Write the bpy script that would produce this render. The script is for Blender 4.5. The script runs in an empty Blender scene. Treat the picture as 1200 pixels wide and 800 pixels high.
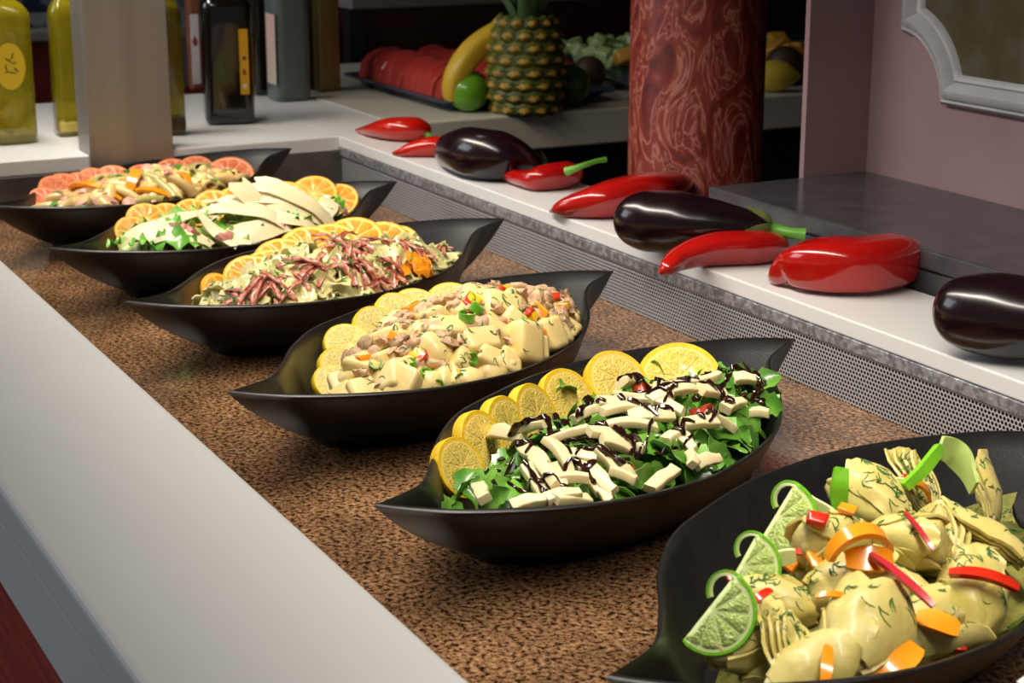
import bpy, bmesh, math, random
from mathutils import Vector, Matrix, noise
from mathutils.bvhtree import BVHTree
PI = math.pi
sc = bpy.context.scene
COL = sc.collection

# ------------------------------------------------------------------ camera, world, lights, exposure
FPX, PITCH, AZ, CAMZ = 2100.0, math.radians(15.313), math.radians(152.53), 0.5
cd = bpy.data.cameras.new('camera'); cam = bpy.data.objects.new('camera', cd); COL.objects.link(cam)
cam.location = (0, 0, CAMZ); cam.rotation_euler = (PI/2 - PITCH, 0, AZ - PI/2)
cd.sensor_width = 36; cd.lens = FPX/1200*36; cd.clip_start = .01
cd.dof.use_dof = True; cd.dof.focus_distance = 1.42; cd.dof.aperture_fstop = 16
sc.camera = cam

w = bpy.data.worlds.new('world'); sc.world = w; w.use_nodes = True
w.node_tree.nodes['Background'].inputs[0].default_value = (.80, .88, 1, 1)
w.node_tree.nodes['Background'].inputs[1].default_value = .10

def area(name, loc, target, sx, sy, power, col):
    l = bpy.data.lights.new(name, 'AREA'); l.shape = 'RECTANGLE'; l.size = sx; l.size_y = sy
    l.energy = power; l.color = col
    o = bpy.data.objects.new(name, l); COL.objects.link(o); o.location = loc
    o.rotation_euler = (Vector(target) - Vector(loc)).to_track_quat('-Z', 'Y').to_euler()
    return o
def spot(name, loc, target, power, angle, blend, radius, col):
    l = bpy.data.lights.new(name, 'SPOT'); l.energy = power; l.spot_size = math.radians(angle)
    l.spot_blend = blend; l.shadow_soft_size = radius; l.color = col
    o = bpy.data.objects.new(name, l); COL.objects.link(o); o.location = loc
    o.rotation_euler = (Vector(target) - Vector(loc)).to_track_quat('-Z', 'Y').to_euler()
    return o
# daylight window on the guests' side of the room, and a warm lamp strip over the well
area('window_light', (-3.3, -2.2, 1.7), (-1.5, .7, .1), 1.8, 1.4, 36, (.86, .93, 1))
lamp = area('sneeze_guard_lamp', (-1.45, .56, .74), (-1.45, .80, 0), 2.7, .07, 13, (1, .92, .80)); lamp.data.spread = math.radians(112)
spot('fruit_counter_fill', (-3.0, .6, 2.3), (-2.75, 1.25, .08), 10, 50, 1, .15, (1, .92, .82))  # added fill spot with no known fixture, brightens the fruit counter
sc.view_settings.view_transform = 'Standard'; sc.view_settings.look = 'None'
sc.view_settings.gamma = 1; sc.view_settings.use_curve_mapping = False
sc.view_settings.exposure = 0.0

# ------------------------------------------------------------------ measuring helpers (points of the place from sight lines)
_fh = Vector((math.cos(AZ), math.sin(AZ), 0)); _r = _fh.cross(Vector((0, 0, 1)))
_fw = _fh*math.cos(PITCH) - Vector((0, 0, 1))*math.sin(PITCH); _u = _fh*math.sin(PITCH) + Vector((0, 0, 1))*math.cos(PITCH)
EYE = Vector((0, 0, CAMZ))
def ray(px, py): return _fw + _r*((px - 600)/FPX) - _u*((py - 400)/FPX)
def at(px, py, z):
    d = ray(px, py); return EYE + d*((z - CAMZ)/d.z)
def at_x(px, py, X):
    d = ray(px, py); return EYE + d*(X/d.x)
def mpp(p): return (Vector(p) - EYE).dot(_fw)/FPX       # metres per pixel there
TOCAM = -_fh

# ------------------------------------------------------------------ materials
def lin(c):
    c = c.lstrip('#'); v = [int(c[i:i+2], 16)/255 for i in (0, 2, 4)]
    return tuple(x/12.92 if x <= .04045 else ((x + .055)/1.055)**2.4 for x in v) + (1,)
MATS = {}
def M(name, c1, c2=None, scale=20., rough=.5, bump=0., bscale=60., metal=0., sss=0., sssr=.01, trans=0., coat=0.,
      vary=0., lo=.35, hi=.65, stretch=(1, 1, 1), detail=4., spec=.5, ior=1.45, c3=None, rot=(0, 0, 0), distort=0., coords='Object', bdist=.004):
    if name in MATS: return MATS[name]
    m = bpy.data.materials.new(name); m.use_nodes = True; MATS[name] = m
    nt = m.node_tree; N = nt.nodes; L = nt.links; b = N['Principled BSDF']
    b.inputs['Roughness'].default_value = rough; b.inputs['Metallic'].default_value = metal
    b.inputs['Specular IOR Level'].default_value = spec; b.inputs['IOR'].default_value = ior
    b.inputs['Transmission Weight'].default_value = trans; b.inputs['Coat Weight'].default_value = coat
    b.inputs['Coat Roughness'].default_value = .08
    if sss:
        b.inputs['Subsurface Weight'].default_value = sss; b.inputs['Subsurface Scale'].default_value = sssr
        b.inputs['Subsurface Radius'].default_value = (1, .7, .4)
    tc = N.new('ShaderNodeTexCoord'); mp = N.new('ShaderNodeMapping'); mp.inputs['Scale'].default_value = stretch
    mp.inputs['Rotation'].default_value = rot
    L.new(tc.outputs[coords], mp.inputs[0])
    out = None
    if c2:
        n = N.new('ShaderNodeTexNoise'); n.inputs['Scale'].default_value = scale; n.inputs['Detail'].default_value = detail
        n.inputs['Distortion'].default_value = distort
        L.new(mp.outputs[0], n.inputs['Vector'])
        r = N.new('ShaderNodeValToRGB'); e = r.color_ramp.elements
        e[0].position = lo; e[0].color = lin(c1); e[1].position = hi; e[1].color = lin(c2)
        if c3:
            x = e.new((lo + hi)/2); x.color = lin(c3)
        L.new(n.outputs['Fac'], r.inputs[0]); out = r.outputs[0]
    else:
        r = N.new('ShaderNodeRGB'); r.outputs[0].default_value = lin(c1); out = r.outputs[0]
    if vary:
        oi = N.new('ShaderNodeObjectInfo'); h = N.new('ShaderNodeHueSaturation'); mr = N.new('ShaderNodeMapRange')
        mr.inputs['To Min'].default_value = 1 - vary; mr.inputs['To Max'].default_value = 1 + vary
        L.new(oi.outputs['Random'], mr.inputs['Value']); L.new(mr.outputs[0], h.inputs['Value'])
        L.new(out, h.inputs['Color']); out = h.outputs[0]
    L.new(out, b.inputs['Base Color'])
    if bump:
        n2 = N.new('ShaderNodeTexNoise'); n2.inputs['Scale'].default_value = bscale; n2.inputs['Detail'].default_value = 3
        L.new(mp.outputs[0], n2.inputs['Vector'])
        bp = N.new('ShaderNodeBump'); bp.inputs['Strength'].default_value = bump; bp.inputs['Distance'].default_value = bdist
        L.new(n2.outputs['Fac'], bp.inputs['Height']); L.new(bp.outputs[0], b.inputs['Normal'])
    return m

def granite_material():
    m = bpy.data.materials.new('granite'); m.use_nodes = True; nt = m.node_tree; N = nt.nodes; L = nt.links; b = N['Principled BSDF']
    tc = N.new('ShaderNodeTexCoord')
    n1 = N.new('ShaderNodeTexNoise'); n1.inputs['Scale'].default_value = 230; n1.inputs['Detail'].default_value = 5; n1.inputs['Roughness'].default_value = .65
    n2 = N.new('ShaderNodeTexNoise'); n2.inputs['Scale'].default_value = 14; n2.inputs['Detail'].default_value = 3
    v = N.new('ShaderNodeTexVoronoi'); v.inputs['Scale'].default_value = 300
    for n in (n1, n2, v): L.new(tc.outputs['Object'], n.inputs['Vector'])
    r1 = N.new('ShaderNodeValToRGB'); r1.color_ramp.interpolation = 'LINEAR'
    e = r1.color_ramp.elements; e[0].position = .36; e[0].color = lin('#17110c'); e[1].position = .70; e[1].color = lin('#d0ae88')
    for p, c in ((.42, '#45301f'), (.47, '#866041'), (.55, '#a67c58')): x = e.new(p); x.color = lin(c)
    L.new(n1.outputs['Fac'], r1.inputs[0])
    r2 = N.new('ShaderNodeValToRGB'); e = r2.color_ramp.elements; e[0].position = .35; e[0].color = (.55, .55, .55, 1); e[1].position = .65; e[1].color = (1, 1, 1, 1)
    L.new(n2.outputs['Fac'], r2.inputs[0])
    mx = N.new('ShaderNodeMix'); mx.data_type = 'RGBA'; mx.blend_type = 'MULTIPLY'; mx.inputs[0].default_value = 1
    L.new(r1.outputs[0], mx.inputs[6]); L.new(r2.outputs[0], mx.inputs[7])
    r3 = N.new('ShaderNodeValToRGB'); e = r3.color_ramp.elements; e[0].position = .12; e[0].color = (.25, .22, .2, 1); e[1].position = .3; e[1].color = (1, 1, 1, 1)
    L.new(v.outputs['Distance'], r3.inputs[0])
    m2 = N.new('ShaderNodeMix'); m2.data_type = 'RGBA'; m2.blend_type = 'MULTIPLY'; m2.inputs[0].default_value = .6
    L.new(mx.outputs[2], m2.inputs[6]); L.new(r3.outputs[0], m2.inputs[7])
    L.new(m2.outputs[2], b.inputs['Base Color'])
    b.inputs['Roughness'].default_value = .16; b.inputs['Specular IOR Level'].default_value = .6
    return m

def perforated_material(pitch=.0046, radius=.36):
    m = bpy.data.materials.new('perforated_steel'); m.use_nodes = True; nt = m.node_tree; N = nt.nodes; L = nt.links; b = N['Principled BSDF']
    tc = N.new('ShaderNodeTexCoord'); sp = N.new('ShaderNodeSeparateXYZ'); L.new(tc.outputs['Object'], sp.inputs[0])
    ad = N.new('ShaderNodeMath'); ad.operation = 'ADD'; L.new(sp.outputs[0], ad.inputs[0]); L.new(sp.outputs[1], ad.inputs[1])
    cb = N.new('ShaderNodeCombineXYZ'); L.new(ad.outputs[0], cb.inputs[0]); L.new(sp.outputs[2], cb.inputs[1])
    sc_ = N.new('ShaderNodeVectorMath'); sc_.operation = 'MULTIPLY'; sc_.inputs[1].default_value = (1/pitch, 1/(pitch*1.732), 0)
    L.new(cb.outputs[0], sc_.inputs[0])
    ds = []
    for off in ((0, 0, 0), (.5, .5, 0)):
        a = N.new('ShaderNodeVectorMath'); a.operation = 'ADD'; a.inputs[1].default_value = off; L.new(sc_.outputs[0], a.inputs[0])
        f = N.new('ShaderNodeVectorMath'); f.operation = 'FRACTION'; L.new(a.outputs[0], f.inputs[0])
        s = N.new('ShaderNodeVectorMath'); s.operation = 'SUBTRACT'; s.inputs[1].default_value = (.5, .5, 0); L.new(f.outputs[0], s.inputs[0])
        k = N.new('ShaderNodeVectorMath'); k.operation = 'MULTIPLY'; k.inputs[1].default_value = (1, 1.732, 0); L.new(s.outputs[0], k.inputs[0])
        l = N.new('ShaderNodeVectorMath'); l.operation = 'LENGTH'; L.new(k.outputs[0], l.inputs[0]); ds.append(l)
    mn = N.new('ShaderNodeMath'); mn.operation = 'MINIMUM'; L.new(ds[0].outputs['Value'], mn.inputs[0]); L.new(ds[1].outputs['Value'], mn.inputs[1])
    rp = N.new('ShaderNodeMapRange'); rp.inputs['From Min'].default_value = radius - .05; rp.inputs['From Max'].default_value = radius + .05
    L.new(mn.outputs[0], rp.inputs['Value'])
    mx = N.new('ShaderNodeMix'); mx.data_type = 'RGBA'; mx.inputs[6].default_value = lin('#0a0a0c'); mx.inputs[7].default_value = lin('#c8c8cc')
    L.new(rp.outputs[0], mx.inputs[0]); L.new(mx.outputs[2], b.inputs['Base Color']); ml = N.new('ShaderNodeMath'); ml.operation = 'MULTIPLY'; ml.inputs[1].default_value = .4; L.new(rp.outputs[0], ml.inputs[0]); L.new(ml.outputs[0], b.inputs['Metallic'])
    b.inputs['Roughness'].default_value = .34
    bp = N.new('ShaderNodeBump'); bp.inputs['Strength'].default_value = .5; bp.inputs['Distance'].default_value = .001
    L.new(rp.outputs[0], bp.inputs['Height']); L.new(bp.outputs[0], b.inputs['Normal'])
    return m

# ------------------------------------------------------------------ object helpers
def tag(o, label, cat, group=None, kind=None):
    o['label'] = label; o['category'] = cat
    if group: o['group'] = group
    if kind: o['kind'] = kind
    return o
def struct(o, label, cat=None):
    o['kind'] = 'structure'; o['label'] = label; o['category'] = cat or 'structure'; return o
def thing(name, label, cat, loc=(0, 0, 0), group=None, mat4=None):
    o = bpy.data.objects.new(name, None); COL.objects.link(o); o.empty_display_size = .01
    if mat4 is not None: o.matrix_world = mat4
    else: o.location = loc
    return tag(o, label, cat, group)
def mesh(name, V, F, mat, smooth=True):
    me = bpy.data.meshes.new(name); me.from_pydata([tuple(v) for v in V], [], F)
    bm = bmesh.new(); bm.from_mesh(me); bmesh.ops.recalc_face_normals(bm, faces=bm.faces); bm.to_mesh(me); bm.free()
    for p in me.polygons: p.use_smooth = smooth
    me.materials.append(mat); me.update()
    if smooth: me.set_sharp_from_angle(angle=math.radians(48))
    return me
def obj(name, me, parent=None, mat4=None, loc=None):
    o = bpy.data.objects.new(name, me); COL.objects.link(o)
    if mat4 is not None: o.matrix_world = mat4
    elif loc is not None: o.location = loc
    if parent: o.parent = parent
    return o
def bm_mesh(name, bm, mat, smooth=False):
    me = bpy.data.meshes.new(name); bm.to_mesh(me); bm.free()
    for p in me.polygons: p.use_smooth = smooth
    me.materials.append(mat); return me
def box(name, lo, hi, mat, bevel=.002, seg=2, smooth=False):
    bm = bmesh.new(); bmesh.ops.create_cube(bm, size=1)
    c = [(a + b)/2 for a, b in zip(lo, hi)]; s = [b - a for a, b in zip(lo, hi)]
    for v in bm.verts: v.co = Vector([v.co[i]*s[i] + c[i] for i in range(3)])
    if bevel: bmesh.ops.bevel(bm, geom=list(bm.edges), offset=min(bevel, min(s)*.45), segments=seg, affect='EDGES', profile=.5)
    return bm_mesh(name, bm, mat, smooth)
def loft(rings, caps=True, close=True):
    n = len(rings[0]); V = [Vector(p) for r in rings for p in r]; F = []
    for i in range(len(rings) - 1):
        for j in range(n if close else n - 1):
            k = (j + 1) % n; F.append((i*n + j, i*n + k, (i + 1)*n + k, (i + 1)*n + j))
    if caps:
        for base, r in ((0, rings[0]), ((len(rings) - 1)*n, rings[-1])):
            c = sum((Vector(p) for p in r), Vector())/n; V.append(c); ci = len(V) - 1
            for j in range(n): F.append((base + j, base + (j + 1) % n, ci))
    return V, F
def crom(pts, n):
    """Catmull-Rom through tuples; n steps per span"""
    P = [Vector(p) if not isinstance(p, Vector) else p for p in pts]; out = []
    for i in range(len(P) - 1):
        a = P[max(i - 1, 0)]; b = P[i]; c = P[i + 1]; d = P[min(i + 2, len(P) - 1)]
        for k in range(n):
            t = k/n
            out.append(.5*((2*b) + (c - a)*t + (2*a - 5*b + 4*c - d)*t*t + (3*b - a - 3*c + d)*t**3))
    out.append(P[-1]); return out
def smooth_path(P, R, n=48):
    """monotone cubic through uneven points: spine and radius, finer towards the ends"""
    d = [0.]
    for a, b in zip(P, P[1:]): d.append(d[-1] + max((b - a).length, 1e-6))
    def pch(Y):
        h = [b - a for a, b in zip(d, d[1:])]; m = [(b - a)/k for a, b, k in zip(Y, Y[1:], h)]; t = [m[0]]
        for i in range(1, len(m)):
            if m[i - 1]*m[i] <= 0: t.append(0.)
            else:
                w1 = 2*h[i] + h[i - 1]; w2 = h[i] + 2*h[i - 1]; t.append((w1 + w2)/(w1/m[i - 1] + w2/m[i]))
        t.append(m[-1])
        def f(x):
            i = max(k for k in range(len(h)) if d[k] <= x + 1e-12); s_ = (x - d[i])/h[i]
            return (2*s_**3 - 3*s_**2 + 1)*Y[i] + (s_**3 - 2*s_**2 + s_)*h[i]*t[i] + (-2*s_**3 + 3*s_**2)*Y[i + 1] + (s_**3 - s_**2)*h[i]*t[i + 1]
        return f
    fx, fy, fz, fr = pch([p.x for p in P]), pch([p.y for p in P]), pch([p.z for p in P]), pch(R)
    T = [d[-1]*(.5 - .5*math.cos(PI*k/n)) for k in range(n + 1)]
    return [Vector((fx(t), fy(t), fz(t))) for t in T], [fr(t) for t in T]
def frames(S):
    fr = []; up = Vector((0, 0, 1)); x = None
    for i in range(len(S)):
        t = (S[min(i + 1, len(S) - 1)] - S[max(i - 1, 0)]).normalized()
        if x is None:
            x = t.cross(up); x = x.normalized() if x.length > 1e-4 else Vector((1, 0, 0))
        else: x = (x - t*x.dot(t)).normalized()
        fr.append((x, x.cross(t).normalized()*-1, t))
    return fr
def sweep(S, radii, n=14, shape=None, caps=True):
    """rings of n points about spine S; shape(theta, i) scales the radius"""
    rings = []
    for i, (p, r, (x, y, t)) in enumerate(zip(S, radii, frames(S))):
        rings.append([p + (x*math.cos(a) + y*math.sin(a))*r*(shape(a, i) if shape else 1) for a in [2*PI*j/n for j in range(n)]])
    return loft(rings, caps)
def lathe(prof, n=24):
    return loft([[(r*math.cos(2*PI*j/n), r*math.sin(2*PI*j/n), z) for j in range(n)] for r, z in prof])
def rrect(w, h, r, k=3):
    P = []
    for cx, cy, a0 in ((w/2 - r, h/2 - r, 0), (-w/2 + r, h/2 - r, PI/2), (-w/2 + r, -h/2 + r, PI), (w/2 - r, -h/2 + r, 1.5*PI)):
        for i in range(k + 1):
            a = a0 + PI/2*i/k; P.append((cx + r*math.cos(a), cy + r*math.sin(a)))
    return P
def slab(P, th):
    """closed thin solid from a grid of points"""
    n = len(P); m = len(P[0]); P = [[Vector(q) for q in r] for r in P]; A = []; B = []
    for i in range(n):
        for j in range(m):
            a = P[min(i + 1, n - 1)][j] - P[max(i - 1, 0)][j]; b = P[i][min(j + 1, m - 1)] - P[i][max(j - 1, 0)]
            N = a.cross(b); N = N.normalized() if N.length > 1e-9 else Vector((0, 0, 1))
            A.append(P[i][j] + N*th/2); B.append(P[i][j] - N*th/2)
    V = A + B; o = n*m; F = []
    for i in range(n - 1):
        for j in range(m - 1):
            q = (i*m + j, (i + 1)*m + j, (i + 1)*m + j + 1, i*m + j + 1); F += [q, tuple(o + k for k in reversed(q))]
    for i in range(n - 1):
        for j in (0, m - 1): F.append((i*m + j, (i + 1)*m + j, o + (i + 1)*m + j, o + i*m + j))
    for j in range(m - 1):
        for i in (0, n - 1): F.append((i*m + j, i*m + j + 1, o + i*m + j + 1, o + i*m + j))
    return V, F
def lump(rng, s, amp=.25, sub=2, freq=1.6):
    bm = bmesh.new(); bmesh.ops.create_icosphere(bm, subdivisions=sub, radius=1); off = Vector((rng.uniform(0, 50), rng.uniform(0, 50), 0))
    V = []
    for v in bm.verts:
        k = 1 + amp*2*noise.noise(v.co*freq + off) + amp*.7*noise.noise(v.co*freq*2.7 + off)
        V.append(Vector((v.co.x*s[0]*k, v.co.y*s[1]*k, v.co.z*s[2]*k)))
    F = [tuple(q.index for q in f.verts) for f in bm.faces]; bm.free()
    return V, F
def join(parts):
    V = []; F = []
    for v, f in parts:
        o = len(V); V += list(v); F += [tuple(i + o for i in q) for q in f]
    return V, F

ORD = ['first', 'second', 'third', 'fourth', 'fifth', 'sixth', 'seventh', 'eighth', 'ninth', 'tenth', 'eleventh', 'twelfth', 'thirteenth']

# ------------------------------------------------------------------ shared surfaces
ZC = .0806                      # top of the white surround above the granite
m_white = M('white_solid_surface', '#d8d7d6', '#dcdbda', scale=3, rough=.36)
m_cream = M('cream_solid_surface', '#cfc8b6', '#d6d0c0', scale=3, rough=.3)
m_granite = granite_material()
m_perf = perforated_material()
m_steel = M('brushed_steel', '#9a948f', '#a59f9a', scale=4, rough=.42, metal=.75, stretch=(6, 6, .25))
m_steel_wet = M('wet_steel_rim', '#85858a', '#b8b8bc', scale=130, rough=.3, metal=.5, bump=.6, bscale=160, lo=.4, hi=.6)
m_redwood = M('red_wood', '#8d2f26', '#a8453a', scale=8, rough=.45, stretch=(1, 1, 12), bump=.1)
m_dark = M('dark_void', '#0c0b0b', rough=.8)
m_black = M('black_melamine', '#131314', '#191919', scale=60, rough=.36, bump=.10, bscale=420, spec=.55, bdist=.001)

# ------------------------------------------------------------------ structure
Y_IN, Y_OUT, Y_L0, Y_L1, X_L = .378, .222, 1.018, 1.149, -2.53
X_NEAR = .35
room = [('floor', (-7, -4, -.92), (3, 5, -.85), M('floor_tile', '#3b3532', '#453d39', scale=4, rough=.5)),
        ('ceiling', (-7, -4, 2.5), (3, 5, 2.6), M('ceiling_paint', '#6b6661', rough=.9))]
for n, lo, hi, m in room: struct(obj(n, box(n, lo, hi, m, 0)), 'plain %s of the dining room' % n, n)
struct(obj('wall_left', box('wall_left', (-7, -4, -.85), (-6.9, 5, 2.5), M('dusk_blue_wall', '#3c4a63', '#566480', scale=2, rough=.6), 0)), 'dim blue-grey wall far behind the bottles', 'wall')
struct(obj('wall_back', box('wall_back', (-6.9, 4.9, -.85), (3, 5, 2.5), M('maroon_wall', '#2a1012', rough=.7), 0)), 'dark maroon wall far behind the fruit counter', 'wall')

# buffet: white surround, granite well, liner
wt = thing('buffet_worktop', 'white polished worktop surrounding the granite well, with long front counter and rear ledge', 'worktop', (-1, .3, ZC))
def wpart(name, lo, hi, mat=m_white, bevel=.004, seg=3):
    return obj(name, box(name, [a - b for a, b in zip(lo, (-1, .3, ZC))], [a - b for a, b in zip(hi, (-1, .3, ZC))], mat, bevel, seg), wt)
wpart('front_counter', (X_L - .55, Y_OUT, ZC - .03), (X_NEAR, Y_IN, ZC), bevel=.006, seg=4)
wpart('front_apron', (X_L - .55, Y_OUT, ZC - .079), (X_NEAR, Y_OUT + .02, ZC - .0295), bevel=0)
wpart('end_counter', (X_L - .58, Y_IN + .0005, ZC - .022), (X_L, Y_L1 - .02, ZC), bevel=.002)
wpart('rear_ledge', (X_L - .58, Y_L0, ZC - .0165), (X_NEAR, Y_L1, ZC + .0004), bevel=.002)
wpart('seam', (X_L - .42, Y_L1 - .004, ZC - .01), (X_L - .02, Y_L1 + .001, ZC + .0012), M('pale_joint', '#e6dfcd', rough=.4), 0)
cab = thing('counter_cabinet', 'red wood cabinet front below the white counter, lower left corner', 'cabinet', (-1, .25, -.85))
obj('panel', box('panel', (-2.1, -.005, 0), (X_NEAR + 1, .02, .85 + ZC - .0795), m_redwood, .002), cab)
gr = tag(obj('granite_slab', box('granite_slab', (X_L - .01, Y_IN - .03, -.03), (X_NEAR, Y_L0 + .01, 0), m_granite, 0)),
         'polished brown and black speckled granite slab under the salad bowls', 'granite slab')
ln = thing('well_liner', 'perforated stainless steel liner strip along the back of the well', 'metal liner', (0, 0, 0))
obj('perforated_panel', box('perforated_panel', (X_L + .004, Y_L0 + .002, .0005), (X_NEAR, Y_L0 + .006, .052), m_perf, 0), ln)
obj('wet_rim', box('wet_rim', (X_L + .004, Y_L0 - .0005, .0515), (X_NEAR, Y_L0 + .0055, ZC - .017), m_steel_wet, .001), ln)
obj('end_panel', box('end_panel', (X_L - .004, Y_IN, .0005), (X_L + .003, Y_L0 + .004, ZC - .0225), M('dull_steel', '#6a6765', '#7c7876', scale=20, rough=.4, metal=.8), .001), ln)

# fruit counter: the return of the buffet running back from the far end
FX = -2.605
fc = thing('fruit_counter', 'cream return counter with fruit trays behind the red column', 'counter', (FX - .4, 1.9, -.85))
obj('counter_top', box('counter_top', (-.42, -.749, .85 + ZC - .06), (.4, 1.4, .85 + ZC), m_cream, .004, 3), fc)
obj('cabinet', box('cabinet', (-.4, -.745, 0), (.26, 1.39, .85 + ZC - .061), M('dark_cabinet', '#1c1716', rough=.6), .004), fc)
obj('vent_plate', box('vent_plate', (.255, -.22, .71), (.265, -.12, .745), M('vent_grey', '#5a5452', rough=.5), .003), fc)

# red service bar far behind
bar = thing('service_bar', 'red panelled bar with pale top behind the bottles', 'bar', (-3.6, 1.0, -.85))
obj('panel', box('panel', (-.3, -2.2, 0), (.03, .40, .99), M('bar_red', '#8a2c28', '#9c3c34', scale=5, rough=.5, stretch=(1, 1, 6)), .003), bar)
obj('bar_top', box('bar_top', (-.35, -2.25, .9915), (.06, .41, 1.013), M('bar_top_grey', '#a9a59f', rough=.35), .004), bar)
bar2 = thing('tall_service_bar', 'dark maroon panelled bar with grey top behind the pineapple', 'bar', (-3.72, 2.62, -.85))
obj('panel', box('panel', (-.2, -1.16, 0), (.2, 2.0, 1.03), M('bar_maroon', '#431715', '#541d1a', scale=5, rough=.5, stretch=(1, 1, 6)), .003), bar2)
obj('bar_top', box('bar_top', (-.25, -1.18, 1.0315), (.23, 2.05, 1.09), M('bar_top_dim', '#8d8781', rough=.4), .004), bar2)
obj('post', box('post', (.201, -1.19, 0), (.235, -1.15, 1.03), M('bar_post', '#1d1517', rough=.5), .002), bar2)
m_glassware = M('dim_glass', '#8fa5c4', '#aebfd6', scale=10, rough=.15, trans=.5)
for k, (y, r, h) in enumerate(((.79, .03, .10), (.86, .034, .07), (1.33, .032, .1), (.72, .03, .12))):
    V, F = lathe([(r*.6, 0), (r*.8, .004), (r*.35, .012), (.006, .02), (.006, h*.5), (r*.8, h*.62), (r, h*.8), (r*.9, h)], 16)
    tag(obj('wine_glass', mesh('wine_glass', V, F, m_glassware), loc=(-3.62, y, .1645)), 'blurred glass on the red bar, %s from the left edge' % ORD[k], 'glass', 'glasses on the red bar')

# column, box stand, pink wall, moulded frame
V, F = lathe([(.097, 0), (.097, .03), (.088, .04), (.088, 2.4), (.097, 2.42), (.097, 3.34)], 56)
m_col = M('marbled_red', '#571412', '#cf978d', scale=19, rough=.4, stretch=(1, 1, .42), distort=3.2, lo=.47, hi=.74, detail=7, c3='#6e211a', coat=.1)
for n_ in m_col.node_tree.nodes:
    if n_.type == 'VALTORGB':
        e = n_.color_ramp.elements
        while len(e) > 2: e.remove(e[1])
        e[0].position = .30; e[0].color = lin('#4a100d'); e[1].position = .78; e[1].color = lin('#5e1712')
        for p_, c_ in ((.44, '#6e231a'), (.50, '#7d3220'), (.535, '#a3685c'), (.565, '#7a2a20'), (.61, '#6a1c16'), (.635, '#8f564a'), (.66, '#641a14')): e.new(p_).color = lin(c_)
tag(obj('column', mesh('column', V, F, m_col), loc=(-1.965, 1.293, -.85)), 'round red marbled column rising behind the vegetable ledge', 'column')
st = thing('stone_stand', 'low dark grey stone-topped stand against the pink wall', 'stand', (-1.2, 1.265, -.85))
m_slate = M('slate', '#3d3c40', '#4a484b', scale=30, rough=.18, detail=6)
m_slate2 = M('slate_face', '#33363a', '#45474a', scale=25, rough=.45, bump=.15)
obj('top_slab', box('top_slab', (-.517, -.116, .954), (1.6, .114, .974), m_slate, .0025), st)
obj('face_panel', box('face_panel', (-.512, -.112, 0), (-.092, .11, .953), m_slate2, .002), st)
obj('face_panel', box('face_panel', (-.089, -.112, 0), (1.55, .11, .953), m_slate2, .002), st)
m_pink = M('pink_plaster', '#8b7173', '#927879', scale=6, rough=.8, bump=.12, bscale=220)
struct(obj('wall_right', box('wall_right', (-1.72, 1.38, -.85), (1.5, 1.48, 2.5), m_pink, 0)), 'pink plaster wall with a moulded frame, right of the column', 'wall')
struct(obj('wall_stub', box('wall_stub', (-1.727, 1.286, -.85), (-1.7185, 1.48, 2.5), m_pink, 0)), 'narrow pink return of the wall beside the column', 'wall')
def frame_path(d, x0=-1.657, x1=-.75, z0=.222, z1=1.1, R=.075):
    P = []; rr = R + d; dz = math.sqrt(max(rr*rr - d*d, 0)); a0 = math.asin(d/rr)
    for cx, cz, sx, sz in ((x0, z0, 1, 1), (x1, z0, -1, 1), (x1, z1, -1, -1), (x0, z1, 1, -1)):
        arc = []
        for k in range(11):
            a = a0 + (PI/2 - 2*a0)*k/10; arc.append((cx + sx*rr*math.sin(a), cz + sz*rr*math.cos(a)))
        if sx*sz < 0: arc.reverse()
        P += arc
    return P
prof = [(0, 0), (0, .008), (.004, .013), (.007, .010), (.010, .017), (.018, .020), (.024, .014), (.027, .009), (.030, .013), (.034, .011), (.038, 0)]
rings = [[(x, 1.3799 - h, z) for x, z in frame_path(d)] for d, h in prof]
fr = thing('wall_moulding', 'grey-white carved moulding framing an olive panel on the pink wall', 'wall frame', (-1.2, 1.38, .22))
def shift(V, o): return [Vector(v) - Vector(o) for v in V]
V, F = loft(rings, False); obj('moulding', mesh('moulding', shift(V, (-1.2, 1.38, .22)), F, M('moulding_paint', '#a3a4a6', '#b1b1b2', scale=30, rough=.5)), fr)
P = frame_path(.036); V, F = loft([[(x, 1.3795, z) for x, z in P], [(x, 1.3745, z) for x, z in P]])
obj('panel', mesh('panel', shift(V, (-1.2, 1.38, .22)), F, M('olive_panel', '#3e371c', '#4d4838', scale=22, rough=.7, detail=7, bump=.2, c3='#463d20'), False), fr)

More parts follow.
